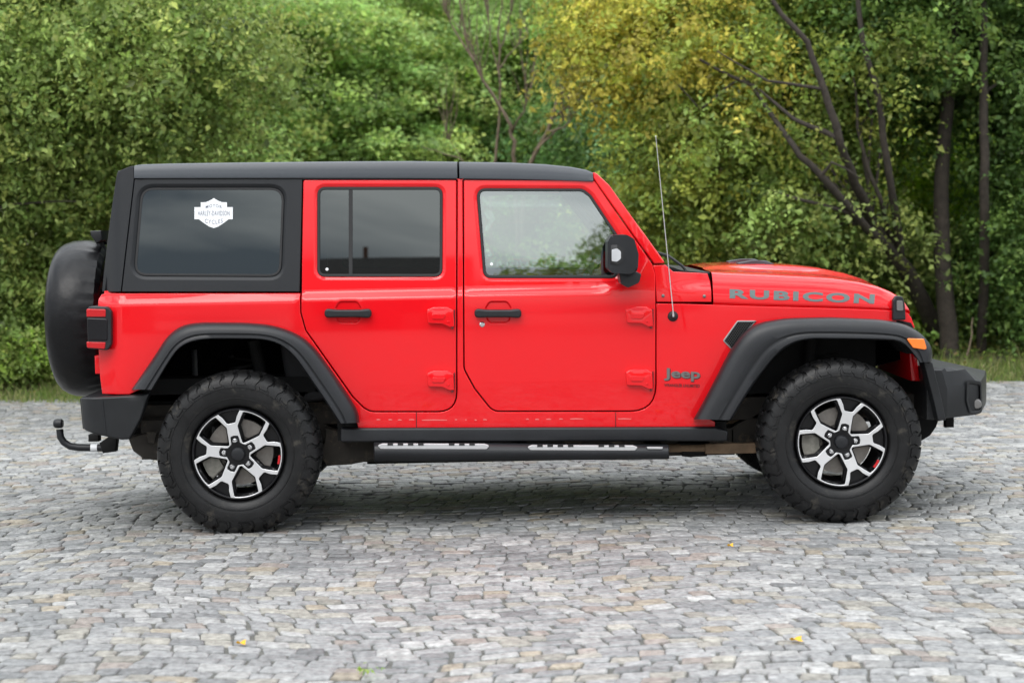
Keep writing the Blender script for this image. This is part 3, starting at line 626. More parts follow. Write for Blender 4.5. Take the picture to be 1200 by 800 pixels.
# houses behind the photographer, mirrored in the side windows
def house(x0, x1, y, h, hr, lab, wall, roofc, nw):
    t = empty('house', ((x0+x1)/2, y, 0)); tag(t, lab, 'house', 'houses behind the photographer'); w = (x1-x0)/2
    bm = bmesh.new(); box_bm(bm, -w, w, -8, 0, -.05, h); bmk('wall', bm, material('render_wall', wall, rough=.9, var=.1, vscale=2), t)
    bm = bmesh.new(); vs = [bm.verts.new(v) for v in ((-w-.4, .5, h-.1), (w+.4, .5, h-.1), (w+.4, -8.5, h-.1), (-w-.4, -8.5, h-.1), (-w-.4, -4, h+hr), (w+.4, -4, h+hr))]
    for f in ((0, 1, 5, 4), (2, 3, 4, 5), (1, 2, 5), (3, 0, 4), (3, 2, 1, 0)): bm.faces.new([vs[i] for i in f])
    rf = bmk('roof', bm, material('roof_tiles', roofc, rough=.8, var=.2, vscale=6), t, False)
    bm = bmesh.new(); box_bm(bm, -w*.3, -w*.3+.14, -4.4, -4.25, h+hr-.6, h+hr+.45); bmk('chimney', bm, material('chimney_brick', (.2, .1, .07), rough=.9), rf)
    for k in range(nw):
        x = -w+(k+.5)*2*w/nw
        for z in (1.0, 3.6):
            if z+1.3 < h:
                bm = bmesh.new(); box_bm(bm, x-.55, x+.55, -.05, .03, z, z+1.3); bmk('window', bm, M['smoke'], t)
    bm = bmesh.new(); box_bm(bm, w*.1-.5, w*.1+.5, -.05, .04, 0, 2.1, .01); bmk('door', bm, M['hardtop'], t)
house(-5.9, -1.2, -44, 8.6, 3.4, 'tall pale dark-roofed house mirrored along the bottom of the rear door window', (.16, .15, .14), (.05, .045, .045), 2)
house(-27, -12, -48, 6.2, 2.6, 'long lower house mirrored left of the tall one', (.3, .28, .25), (.09, .05, .04), 6)
yt = -34; b = [(dx, yt+dy, dz, r_, 1.2, r_) for dx, dy, dz, r_ in ((.6, 0, 7.6, 1.0), (1.9, .4, 7.7, 1.1), (3.1, .2, 8.3, 1.2), (3.6, -.5, 9.0, 1.1), (4.6, 0, 7.4, 1.6), (2.4, 0, 5.4, 1.8), (.2, 0, 5.6, 1.6))]
tree('broadleaf_tree', 'round green tree behind the photographer, mirrored beside the door mirror', (4.8, yt), b, 42000, .10, G_OLIVE, spray=.6, thick=.14, per=50, shell=.2)
# ------------------------------------------------------------------ the car
car = empty('offroad_car', (0, 0, 0)); tag(car, 'red five-door off-road car with black hardtop and wide black wheel arches, parked side-on on cobblestones', 'car')
ZS = US(300, 353, lambda x, z: -.80)[1]                 # lower edge of the shoulder
def sst(t): t = min(1, max(0, t)); return t*t*(3-2*t)
XA = U(690, 348, -.8)[0]; XB = U(759, 330, -.8)[0]; HC = .20
XT0 = U(795, 400, -.79)[0]; XT1 = U(1068, 370, -.7)[0]
def yb(x, z):
    t = max(0, (x-XA)/(XB-XA)); u = max(0, (ZS+HC-z)/HC); dist = (1-math.hypot(t, u))*HC
    low = -.800 - .006*math.sin(max(0, min(1, (z-.45)/.75))*math.pi) + .03*max(0, .72-z)**1.0*.9
    y = low + .024*sst(dist/.042)
    d2 = z-(ZS+.03); y += .122*(math.sqrt(d2*d2+.0006)+d2)/2
    if x > XT0: s = (x-XT0)/(XT1-XT0); y += .115*s*s*(1.6-.6*s) if s < 1 else .115*(1+(s-1)*1.0)
    xr = U(150, 400, -.8)[0]
    if x < xr: y += .5*(xr-x)**2/.16*.9
    return y
def yoff(d, f=None): f = f or yb; return lambda x, z: f(x, z)+d
def P2(pts, f=None): f = f or yb; return [US(a, b, f) for a, b in pts]
def PR(pts, f=None, n=6): return P2(rounded(pts, n), f)
# doors ---------------------------------------------------------------
RD = [(355.5, 211, 3), (354, 300), (353.2, 366, 4), (359, 387, 10), (369, 401, 8), (414, 464.5, 10), (431, 481.5, 22), (534.5, 481.5, 22), (534.8, 211, 2)]
FD = [(543.5, 211, 2), (544.5, 432, 16), (557, 455, 10), (578, 481.2, 16), (768, 481, 30), (768, 322, 12), (764, 309, 6), (697, 213, 4), (693, 211.2, 3)]
RW = [(372.5, 220, 9), (372.5, 323.5, 9), (517.5, 323.5, 9), (518, 220, 9)]
FW = [(559, 221.5, 10), (567.5, 325, 9), (722, 325, 8), (729, 300), (724, 277), (692, 229, 10), (683, 222, 12)]
def cup(x0): return [(x0+14, 361, 3), (x0+18, 354.5, 5), (x0+38, 354.5, 5), (x0+42, 361, 3), (x0+40, 377, 6), (x0+16, 377, 6)]
def door(D, W, name, hx):
    o = panel(name, PR(D), [PR(W), PR(cup(hx))], yb, M['red'], car, th=.03, er=.004, grid=.024, hb=[(.022, .010), (.010, .008)])
    return [c for c in car.children if c.name.startswith(name)]
rd = door(RD, RW, 'rear_door', 380); fd = door(FD, FW, 'front_door', 556)
def both(parents, name, fn):
    """fn(side, parent) once for each side"""
def glaze(W, parents, mat, div=None, off=.012):
    Wp = ccw(dens(PR(W), .02)); Gp = inset(Wp, .010 if div else .010)
    for s, par in zip((1, -1), parents):
        fr = panel('window_frame', inset(Wp, -.004), [Gp], yoff(off-.006), M['rubber'], par, th=.012, er=.003, grid=.0, mirror=False)
        gl = panel('window_glass', Gp, [], yoff(off+.001), mat, par, th=.004, er=.001, grid=.06, mirror=False)
        obs = [fr, gl]
        if div:
            a, b = div; q = [US(a, 222, yb), US(b, 222, yb), US(b, 322, yb), US(a, 322, yb)]
            obs.append(panel('window_divider', q, [], yoff(off-.004), M['rubber'], par, th=.012, er=.002, grid=.0, mirror=False))
        if s == -1:
            for o in obs: mirror_obj(o)
def mirror_obj(o):
    me = o.data; n = len(me.vertices); co = np.empty(n*3, np.float32); me.vertices.foreach_get('co', co); co = co.reshape(-1, 3); co[:, 1] *= -1; me.vertices.foreach_set('co', co.ravel())
    me.flip_normals(); me.update()
glaze(RW, rd, M['glass_dark'], (408.5, 413)); glaze(FW, fd, M['glass_clear'])
# body side ------------------------------------------------------------
def runof(D, dpx):
    P = rounded(D); P = P if area(P) > 0 else P
    sgn = 1 if area(P) > 0 else -1
    return inset(P, -dpx*sgn)
rdo = [p for p in runof(RD, 1.5)]; fdo = [p for p in runof(FD, 1.5)]
i0 = next(i for i, p in enumerate(rdo) if p[1] > 343.6); rdo = [(rdo[i0][0], 343.6)]+rdo[i0:]
rdo = [p for p in rdo if p[1] > 211.5 or p[0] > 500]; 
fl = next(i for i, p in enumerate(fdo) if p[0] > 760 and p[1] < 355); fdo = fdo[:fl]+[(769.3, 355.6)]
OF = [(812.7, 491), (820, 478), (835, 450), (854.5, 411.5), (866, 394), (878, 383), (893, 377), (922, 372.5), (975, 371.5), (1032, 374), (1060, 379), (1080, 390), (1093.5, 407), (1094, 417), (1091.5, 424)]
IF = [(856, 492), (868, 472), (882, 450), (895, 432), (908, 416), (922, 405), (936, 399), (952, 396.5), (1000, 397), (1044, 397.8), (1055, 399), (1062, 404.5), (1069, 413), (1074, 419), (1078, 424.5)]
ORR = [(154, 456), (168, 436), (183, 414), (194, 396), (205, 385.5), (216, 380), (234, 377.5), (287, 377.8), (315, 380), (337, 386), (356.5, 395.5), (372, 411), (395, 443), (418, 478), (422, 488), (421, 495)]
IRR = [(178, 456.5), (189, 438), (200, 420), (208, 409), (218, 402), (232, 398), (250, 396.5), (301, 396.8), (318, 399), (332, 405), (346, 418), (360, 438), (380, 467), (395, 490), (397, 494), (399, 496)]
def resamp(P, n):
    d = [0]
    for a, b in zip(P, P[1:]): d.append(d[-1]+math.dist(a, b))
    return [(float(np.interp(t*d[-1], d, [p[0] for p in P])), float(np.interp(t*d[-1], d, [p[1] for p in P]))) for t in (i/(n-1) for i in range(n))]
def smooth(P, k=2):
    for _ in range(k): P = [P[0]]+[((P[i-1][0]+2*P[i][0]+P[i+1][0])/4, (P[i-1][1]+2*P[i][1]+P[i+1][1])/4) for i in range(1, len(P)-1)]+[P[-1]]
    return P
def mid(A, B, f): return [(a[0]+(b[0]-a[0])*f, a[1]+(b[1]-a[1])*f) for a, b in zip(A, B)]
archF = smooth(mid(resamp(OF, 50), resamp(IF, 50), .45)); archR = smooth(mid(resamp(ORR, 50), resamp(IRR, 50), .45))
body_px = [(119.7, 461.5), (117, 440), (115, 400), (115.6, 350), (119, 345), (124, 343.6)] + rdo + fdo + \
    [(800, 356), (835, 357), (900, 359.2), (960, 360.8), (1010, 362.2), (1046, 363.8), (1064, 366.5), (1068, 372), (1072, 383)] + \
    [p for p in archF[::-1] if p[0] < 1066] + [(838, 494), (838, 503), (420, 503), (418, 495)] + archR[::-1] + [(152, 462)]
bs = panel('body_side', P2(body_px), [], yb, M['red'], car, th=.03, er=.004, grid=.03)
# flares ---------------------------------------------------------------
ROWS = [(0.0, None), (.015, -.87), (.07, -.905), (.18, -.924), (.34, -.936), (.52, -.941), (.66, -.9435), (.70, -.9385), (.75, -.9375), (.80, -.942), (.96, -.944), (1.0, -.938), (1.02, -.90), (1.02, -.80)]
def flare(name, O, I):
    n = 70; A = smooth(resamp(O, n), 3); B = smooth(resamp(I, n), 3); rows = []
    for f, y in ROWS:
        row = []
        for a, b in zip(A, B):
            px, py = a[0]+(b[0]-a[0])*f, a[1]+(b[1]-a[1])*f
            if y is None: X, Z = US(px, py, yb); row.append((X, yb(X, Z)+.005, Z))
            else: row.append(U3(px, py, y))
        rows.append(row)
    V = [p for r in rows for p in r]; m_ = n; bm = bmesh.new(); vs = [bm.verts.new(v) for v in V]
    for i in range(len(rows)-1):
        for j in range(m_-1): bm.faces.new((vs[i*m_+j], vs[i*m_+j+1], vs[(i+1)*m_+j+1], vs[(i+1)*m_+j]))
    for e in (0, m_-1):
        bm.faces.new([vs[i*m_+e] for i in range(len(rows))])
    bmk(name, bm, M['plastic'], car, True, 40, True)
flare('wheel_arch', OF, IF); flare('wheel_arch', ORR, IRR)
lamp = PR([(1062, 396.2, 2), (1070, 407.5, 3), (1087, 410.3, 3), (1083, 397, 2)], lambda x, z: -.95)
panel('side_marker', lamp, [], lambda x, z: -.951, M['amber'], car, th=.03, er=.004, grid=.02)
# fender vent
vent = PR([(847, 399, 2), (857.5, 410, 2), (872, 391), (887, 375.5, 1), (864, 375.5, 3)])
vo = panel('fender_vent', vent, [], yoff(-.006), material('vent_rim', (.30, .31, .31), rough=.35), car, th=.02, er=.003, grid=0)
vi = inset(ccw(vent), .006); panel('fender_vent_mesh', vi, [], yoff(-.0085), material('vent_mesh', (.004, .004, .004), rough=1, spec=0), car, th=.01, er=.001, grid=0)
bm = bmesh.new(); xs = [p[0] for p in vi]; zs = [p[1] for p in vi]
zz = min(zs); r_ = 0
while zz < max(zs):
    xx = min(xs)+(.006 if r_ % 2 else 0)
    while xx < max(xs):
        if inside((xx, zz), vi): 
            y = yb(xx, zz)-.0095; P = [(xx+.0035*math.cos(a*math.pi/3), zz+.0035*math.sin(a*math.pi/3)) for a in range(6)]
            bm.faces.new([bm.verts.new((p[0], y, p[1])) for p in P])
        xx += .012
    zz += .0085; r_ += 1
bmk('fender_vent_grid', bm, material('vent_cell', (.06, .06, .06), rough=.5), car, mirror=True)
# A pillar, windscreen
AP = [(694.5, 201, 2), (700, 204, 4), (714, 217), (747, 263), (780, 308.5, 2), (766.5, 309), (697.5, 212.5), (695, 209)]
panel('windscreen_pillar', PR(AP), [], yoff(-.001), M['red'], car, th=.05, er=.008, grid=.02)
cowl = [(769.5, 353.6), (767.8, 323), (765.5, 311), (780, 310.5), (784, 314), (789, 318.5), (829, 320.5), (832.5, 330), (834, 353.8)]
def ycowl(x, z):
    return yb(x, z)+.03*sst((x-U(775, 340, -.79)[0])/.22*1.0)*sst((z-ZS)/.06)
panel('cowl_side', P2(cowl, ycowl), [], ycowl, M['red'], car, th=.04, er=.004, grid=.02)
for (a, b) in ((777, 346.5), (825.3, 347)):
    x, z = US(a, b, ycowl); lathe('fender_bolt', [(0, ycowl(x, z)-.008), (.005, ycowl(x, z)-.007), (.008, ycowl(x, z)-.004), (.009, ycowl(x, z)+.004)], 'y', (x, 0, z), M['badge'], car, 12, True)
x0, z0 = U(699, 206, -.66); x1, z1 = U(779, 309, -.70)
ws = mk('windscreen', [(x0, -.64, z0), (x1, -.70, z1), (x1, .70, z1), (x0, .64, z0)], [(0, 1, 2, 3)], M['glass_clear'], car, False)
bm = bmesh.new()
for (xa, za, w) in ((x0-.01, z0-.005, .05), (x1-.01, z1-.03, .04)): box_bm(bm, xa-w, xa, -.68, .68, za-.03, za+.012, .006)
bmk('windscreen_frame', bm, M['red'], car, split=True)
# hood -------------------------------------------------------------------
HS = [(836, 354.2, 321.5, 312.5), (850, 354.9, 322.5, 310.3), (875, 355.9, 323.6, 309), (909, 357.0, 325, 308.5), (950, 358.3, 327, 310), (980, 359.2, 329, 313), (1010, 360.3, 333, 319), (1032, 361.2, 338, 326), (1046, 362.0, 343.5, 333), (1056, 362.8, 349, 339), (1062, 363.4, 354, 345.5), (1065.5, 364, 359, 355)]
def yh(x): 
    return yb(x, ZS-.05)
rows = []
for px, yl, yc, ysil in HS:
    X, Zl = US(px, yl, yb); Yl = yb(X, ZS-.05)
    Yc = Yl+.045; Zc = U(px, yc, Yc)[1]; Zt = U(px, ysil, -.22)[1]
    lateral = [(-.0, Yl+.03, Zl-.02), (0, Yl+.001, Zl), (0, Yl, Zl+.004), (0, Yl+.006, Zl+(Zc-Zl)*.3), (0, Yl+.018, Zl+(Zc-Zl)*.65), (0, Yl+.033, Zl+(Zc-Zl)*.90), (0, Yc+.008, Zc+.004), (0, Yc+.03, Zc+.010)]
    h = Zt-Zc-.0
    for f, g in ((.2, .22), (.35, .33), (.45, .45), (.52, .78), (.6, .97), (.75, 1.0), (1, 1.02)):
        y = Yc+.03+(0-(Yc+.03))*f; lateral.append((0, y, Zc+.010+(h-.010)*g))
    half = [(X, y, z) for _, y, z in lateral]
    rows.append(half+[(X, -y, z) for _, y, z in lateral[::-1]][1:])
# front lip turned down
X, Zl = US(1066.5, 366, yb); last = rows[-1]; rows.append([(X, p[1], min(p[2], Zl+.004)-.004 if True else 0) for p in last])
hood = loft('bonnet', rows, M['red'], car, sharp=50)
# hood vents near silhouette
bm = bmesh.new()
pts = [U3(864, 308, -.22), U3(880, 305.6, -.22), U3(893, 305.0, -.22), U3(906, 308.2, -.22)]
for sgn in (1, -1):
    P = [(pts[0][0], pts[0][2]-.03), (pts[3][0], pts[3][2]-.03), (pts[3][0], pts[3][2]-.004), (pts[2][0]+.02, pts[2][2]-.002), (pts[2][0]-.03, pts[2][2]), (pts[1][0], pts[1][2]), (pts[0][0], pts[0][2])]
    prism_bm(bm, P, .16*sgn, .25*sgn, .004)
bmk('bonnet_vent', bm, M['roof'], car, split=True)
# latch
lat = PR([(1046.5, 375, 1), (1046.5, 352, 3), (1050, 346.5, 3), (1058, 347.5, 3), (1060.5, 356), (1061.5, 374.5, 1)], lambda x, z: yb(x, z)-.03)
panel('bonnet_latch', lat, [], lambda x, z: yb(x, z)-.032, M['plastic'], car, th=.035, er=.006, grid=0)
lat = PR([(1050.5, 364, 2), (1050.5, 352, 2), (1057.5, 352, 2), (1058.5, 364, 2)], lambda x, z: yb(x, z)-.03)
panel('latch_plate', lat, [], lambda x, z: yb(x, z)-.038, M['badge'], car, th=.008, er=.002, grid=0)
# cowl top, wipers
xa, za = U(781, 313, -.72); xb_, zb_ = U(834, 320, -.72)
bm = bmesh.new(); prism_bm(bm, [(xa, za-.05), (xb_, zb_-.05), (xb_, zb_+.002), (xa+.08, zb_+.012), (xa, za+.012)], -.66, .66, .004); bmk('cowl_panel', bm, M['plastic'], car)
bm = bmesh.new()
for yy in (-.45, .1):
    a = Vector(U3(800, 312, yy)); b = Vector(U3(772, 296, yy-.1)); tube_bm(bm, [a+Vector((.02, 0, -.03)), a, a.lerp(b, .5)+Vector((0, .1, .015)), b+Vector((0, .3, 0))], .008, 6)
bmk('wiper', bm, M['rubber'], car, split=True)
# hardtop -----------------------------------------------------------------
QW = [(165.5, 220.5, 16), (157, 322.5, 14), (328.5, 323.5, 14), (332.5, 220.5, 16)]
HT = [(158, 210.2), (142.8, 341.7), (351.0, 341.7, 1), (354.2, 210.2)]
panel('hardtop_side', PR(HT), [PR(QW)], yoff(-.002), M['hardtop'], car, th=.03, er=.003, grid=.03, hb=(.024, .014))
Q = ccw(dens(PR(QW), .02)); panel('quarter_window', inset(Q, .002), [], yoff(.011), M['glass_dark'], car, th=.004, er=.001, grid=.06)
panel('quarter_window_seal', inset(Q, -.002), [inset(Q, .009)], yoff(.008), M['rubber'], car, th=.008, er=.001, grid=0)
def ycor(x, z):
    e = US(144, 300, yb)[0]; return yb(x, z)-.002+max(0, e-x)**2*5
CC = [(156.5, 194, 2), (150, 196), (141, 199.8), (137, 203, 2), (119.5, 341.7), (141.6, 341.7), (157, 209.5)]
panel('hardtop_corner', PR(CC, ycor), [], ycor, M['hardtop'], car, th=.05, er=.003, grid=.025)
def roofrow(px, yl, yt):
    X, Zl = US(px, yl, yb); Y0 = yb(X, Zl)-.010; Zt = U(px, yt, Y0+.03)[1]; h = Zt-Zl
    L_ = [(Y0+.02, Zl-.002), (Y0+.001, Zl), (Y0, Zl+.006), (Y0+.006, Zl+h*.4), (Y0+.0065, Zl+h*.46), (Y0+.012, Zl+h*.82), (Y0+.018, Zl+h*.93), (Y0+.032, Zl+h), (Y0+.08, Zl+h+.003), (Y0+.3, Zl+h+.010), (0, Zl+h+.014)]
    return [(X, y, z) for y, z in L_]+[(X, -y, z) for y, z in L_[::-1]][1:]
RA = [(157.5, 209, 194), (165, 209, 193), (200, 208.8, 192), (280, 208.6, 190.8), (400, 208.6, 189.6), (480, 208.8, 189.2), (536, 209.2, 190)]
RB = [(538.5, 209.2, 190), (600, 209.9, 191), (640, 210.8, 193), (670, 211.8, 196), (688, 212.6, 199.5), (695, 212.8, 202.5)]
loft('roof', [roofrow(*r) for r in RA], M['roof'], car, caps=True, sharp=30); loft('roof_panel', [roofrow(*r) for r in RB], M['roof'], car, caps=True, sharp=30)
# dark rubber seal strip under the roof edge
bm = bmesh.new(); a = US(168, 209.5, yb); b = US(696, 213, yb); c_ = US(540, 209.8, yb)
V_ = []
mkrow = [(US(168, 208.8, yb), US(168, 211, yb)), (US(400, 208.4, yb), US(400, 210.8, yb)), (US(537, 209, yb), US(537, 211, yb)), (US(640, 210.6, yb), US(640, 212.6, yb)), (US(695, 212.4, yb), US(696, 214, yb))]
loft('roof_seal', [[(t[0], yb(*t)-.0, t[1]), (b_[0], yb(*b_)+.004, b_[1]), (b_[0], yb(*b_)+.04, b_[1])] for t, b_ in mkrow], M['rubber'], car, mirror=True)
bm.free()
# rear wall: tailgate, back glass, spare
xr_t = U(139, 205, -.6)[0]; zr_t = U(139, 205, -.6)[1]; xr_m, zr_m = U(122, 341, -.7); xr_b, zr_b = U(121, 461, -.7)
mk('back_glass', [(xr_t, -.62, zr_t), (xr_t, .62, zr_t), (xr_m, .68, zr_m), (xr_m, -.68, zr_m)], [(0, 1, 2, 3)], M['glass_dark'], car, False)
bm = bmesh.new(); prism_bm(bm, [(xr_m, zr_m), (xr_b, zr_b), (xr_b+.04, zr_b), (xr_m+.04, zr_m)], -.70, .70, .006); bmk('tailgate', bm, M['red'], car)
bm = bmesh.new(); prism_bm(bm, [(xr_t-.01, zr_t-.04), (xr_t+.1, zr_t-.04), (xr_t+.1, zr_t+.035), (xr_t, zr_t+.02)], -.62, .62, .006); bmk('roof_rear_lip', bm, M['hardtop'], car)
# tail lamp
def rl(pts): return PR(pts, lambda x, z: -.80)
panel('tail_lamp', rl([(104, 359, 3), (127, 359.5, 5), (131.5, 365, 4), (131.5, 403, 5), (127, 410, 4), (104, 408, 3)]), [], lambda x, z: -.822, M['plastic'], car, th=.14, er=.006, grid=0)
panel('tail_lamp_lens', rl([(102.5, 361.5, 2), (125, 362, 2), (125, 371, 1), (102.5, 371, 1)]), [], lambda x, z: -.826, M['lens_red'], car, th=.10, er=.004, grid=0)
panel('tail_lamp_lens', rl([(102.5, 400, 1), (125, 400.5, 1), (124, 408.5, 2), (103, 407, 2)]), [], lambda x, z: -.826, M['lens_red'], car, th=.10, er=.004, grid=0)
panel('tail_lamp_lens', rl([(103, 372, 2), (127, 373, 2), (127, 398.5, 2), (104, 398, 2)]), [], lambda x, z: -.829, M['smoke'], car, th=.10, er=.006, grid=0)
bm = bmesh.new(); box_bm(bm, U(111, 430, -.7)[0], U(119, 430, -.7)[0], -.70, -.60, U(111, 438, -.7)[1], U(111, 417, -.7)[1], .006); bmk('tailgate_hinge', bm, M['red'], car)
# spare
sx = U(52.5, 373, -.30)[0]; sz = U(52.5, 374.5, -.05)[1]; xe = U(113, 373, -.38)[0]-sx
rr = .424
lathe('spare_wheel_cover', [(0, -.004), (.12, -.004), (.25, -.002), (.30, .001), (.34, .007), (.37, .019), (.392, .037), (.408, .063), (.419, .10), (rr, .145), (.423, .185), (.415, .22), (.402, xe-.012), (.375, xe+.005), (.36, xe+.01), (.34, xe+.005)], 'x', (sx, 0, sz), M['vinyl'], car, 144)
_sp = [o for o in car.children if o.name == 'spare_wheel_cover'][0]
for v in _sp.data.vertices:
    dx = v.co.x-sx; a = math.atan2(v.co.z-sz, v.co.y); r = math.hypot(v.co.y, v.co.z-sz)
    k = math.exp(-((dx-xe*.95)/.05)**2)*.005*(math.sin(a*37)+.7*math.sin(a*61+1))+math.exp(-((dx-xe*.5)/.09)**2)*.002*math.sin(a*13+dx*60)
    if r > .3: v.co.y *= 1+k/r; v.co.z = sz+(v.co.z-sz)*(1+k/r)
lathe('spare_wheel', [(.34, .02), (.385, .05), (.40, .12), (.385, .23), (.3, .25), (.2, .24), (.2, .1), (0, .1)], 'x', (sx+.03, 0, sz), M['tyre'], car, 48)
bm = bmesh.new(); box_bm(bm, sx+.2, xr_b+.02, -.16, .16, sz-.16, sz+.16, .01); bmk('spare_carrier', bm, M['dark'], car)
bm = bmesh.new(); p = U3(112, 274, -.1); q = U3(122, 300, -.1)
prism_bm(bm, [U(111, 270.5, -.1), U(124, 270, -.1), U(125, 281, -.1), U(118, 285, -.1), (U(112, 276, -.1))], -.22, .05, .008); tube_bm(bm, [U3(116, 280, -.1), U3(121, 300, -.1), U3(122, 330, -.1)], .02, 8); bmk('brake_lamp_stalk', bm, M['plastic'], car)
# bumpers -------------------------------------------------------------------
RBP = [(92.5, 466, 3), (96, 503, 6), (112, 508), (143, 514.5, 3), (153, 514), (166, 490), (175.5, 460), (152, 463), (125, 464.5)]
def ybr(x, z): 
    e = U(112, 480, -.83)[0]; return -.855+max(0, e-x)**2*9+max(0, z-.69)*.25
panel('rear_bumper', PR(RBP, lambda x, z: -.83), [], ybr, M['bumper'], car, th=.06, er=.010, grid=.03)
bm = bmesh.new(); P = [U(93.5, 467, -.75), U(97, 502, -.75), U(120, 509, -.75), U(135, 509, -.75), U(135, 466, -.75)]; prism_bm(bm, P, -.76, .76, .01); bmk('rear_bumper_bar', bm, M['bumper'], car)
a = US(120, 466, ybr); b = US(124, 509, ybr)
tube('bumper_seam', [(a[0], ybr(*a)-.001, a[1]-.004), (a[0]+.006, ybr(*a)-.002, (a[1]+b[1])/2), (b[0], ybr(*b)-.001, b[1]+.006)], .003, M['plastic'], car, 6, True)
# tow hook
T = [(70, 506), (69.5, 500), (71, 512), (75, 518), (82, 522.5), (92, 524), (110, 524.5), (132, 524.8)]
P = [U3(a, b, -.08) for a, b in T[2:]]
tow = tube('tow_bar', [U3(70, 503, -.08)]+P, [.020]+[.020]*len(P), M['plastic'], car, 12)
lathe('tow_ball', [(0, -.022), (.018, -.020), (.024, -.012), (.026, 0), (.025, .022), (.018, .030), (0, .031)], 'x', U3(67.5, 496, -.08), M['plastic'], tow, 16)
bm = bmesh.new(); P = [U(118, 518, -.08), U(122, 530, -.08), U(137, 528, -.08), U(138.5, 512, -.08), U(128, 511, -.08)]; prism_bm(bm, P, -.12, -.04, .008); bmk('tow_bracket', bm, M['dark'], tow)
lathe('tow_sleeve', [(.0195, -.018), (.021, -.018), (.021, .018), (.0195, .018)], 'x', U3(110.5, 524.5, -.08), M['white'], tow, 16)
bm = bmesh.new(); box_bm(bm, U(106, 510, -.3)[0], U(118, 510, -.3)[0], -.36, -.28, U(106, 516, -.3)[1], U(106, 508, -.3)[1], .008); bmk('tow_socket', bm, M['dark'], car)
# front bumper: swept ends
rows = []
for (y, sx_, s) in ((-.80, 1110, 0), (-.785, 1114, .6), (-.74, 1126, .85), (-.66, 1146, 1), (-.60, 1151, 1), (-.3, 1155, 1), (0, 1156, 1)):
    ztop = U(1100, 431, -.8)[1]; zf = U(1152, 448, -.65)[1]; zb = U(1152, 484, -.65)[1]; zbot = U(1120, 491, -.8)[1]
    Xb = U(1086, 450, -.8)[0]; Xf = U(sx_, 450, y)[0]
    Xc = U(min(1116, sx_), 431, -.8)[0]
    k = .012 if y < -.79 else 0
    ring = [(Xb, ztop-k), (min(Xc, Xf-.03), ztop-.002-k), (min(Xc+.10, Xf-.02), ztop-.02-k), (Xf-.006, zf+.004), (Xf, zf-.012), (Xf, zb+.010), (Xf-.012, zb-.006), (min(Xc+.08, Xf-.04), zbot+.008), (Xb+.03, zbot-.004+k), (Xb, zbot)]
    rows.append([(p[0], y, p[1]) for p in ring])
rows = rows+[[(p[0], -p[1], p[2]) for p in r] for r in rows[::-1]][1:]
loft('front_bumper', rows, M['bumper'], car, close_u=True, caps=True, sharp=28)
# corner recess (fog lamp bezel)
a = Vector(U3(1122, 455, -.80)); 
bm = bmesh.new(); Pn = rounded([(1133, 444, 4), (1150, 447, 4), (1151, 484, 5), (1137, 486, 5), (1132.5, 470)], 4)
ring = []
for f, dd in ((1, -.004), (.93, -.006), (.80, .0), (.70, .03), (.0, .035)):
    cx_ = sum(p[0] for p in Pn)/len(Pn); cy_ = sum(p[1] for p in Pn)/len(Pn); rg = []
    for px, py in Pn:
        qx = cx_+(px-cx_)*max(f, .01); qy = cy_+(py-cy_)*max(f, .01)
        yy = -.74+(qx-1126)/20*.08; yy = min(yy, -.60)
        x, z = U(qx, qy, yy-.006+dd*1.0); rg.append(bm.verts.new((x, yy-.006+dd, z)))
    ring.append(rg)
for r1, r2 in zip(ring, ring[1:]):
    for k in range(len(r1)): bm.faces.new((r1[k], r1[(k+1) % len(r1)], r2[(k+1) % len(r1)], r2[k]))
bmk('fog_lamp_bezel', bm, M['bumper'], car, mirror=True)
x, z = U(1146, 474, -.69); lathe('fog_lamp', [(0, -.012), (.02, -.010), (.027, 0), (.03, .02)], 'y', (x, -.665, z), M['badge'], car, 16, True)
# vertical splash flange ahead of the wheel
fl = PR([(1081, 423), (1091.5, 424), (1103, 470), (1107, 491.5), (1098, 492.5), (1093, 470)], lambda x, z: -.86)
panel('arch_extension', fl, [], lambda x, z: -.885, M['bumper'], car, th=.12, er=.006, grid=0)
bm = bmesh.new(); p = U(1110, 494, -.5); box_bm(bm, p[0]-.02, p[0]+.025, -.55, -.49, p[1]-.025, p[1]+.06, .01); bmk('recovery_hook', bm, M['dark'], car, mirror=True)
# grille panel
P = [U(1063, 366, -.62), U(1070, 380, -.62), U(1077, 446, -.62), U(1067, 446, -.62), U(1061, 372, -.62)]
bm = bmesh.new(); prism_bm(bm, P, -.64, .64, .008); gr = bmk('grille_panel', bm, M['red'], car)
bm = bmesh.new()
for k in range(7):
    y = -.30+k*.10; gx = U(1072, 400, -.62)[0]; prism_bm(bm, [(p[0]+.004, p[1]) for p in [U(1068, 376, -.62), U(1072, 384, -.62), U(1077.5, 436, -.62), U(1070, 436, -.62)]], y-.03, y+.03, .004)
bmk('grille_slot', bm, M['dark'], gr, split=True)
for s in (-1, 1):
    hx, hz = U(1070, 400, -.62); lathe('headlamp', [(0, .03), (.05, .027), (.08, .015), (.09, 0), (.09, -.02)], 'x', (hx+.002, .48*s, hz), M['steel'], gr, 32)
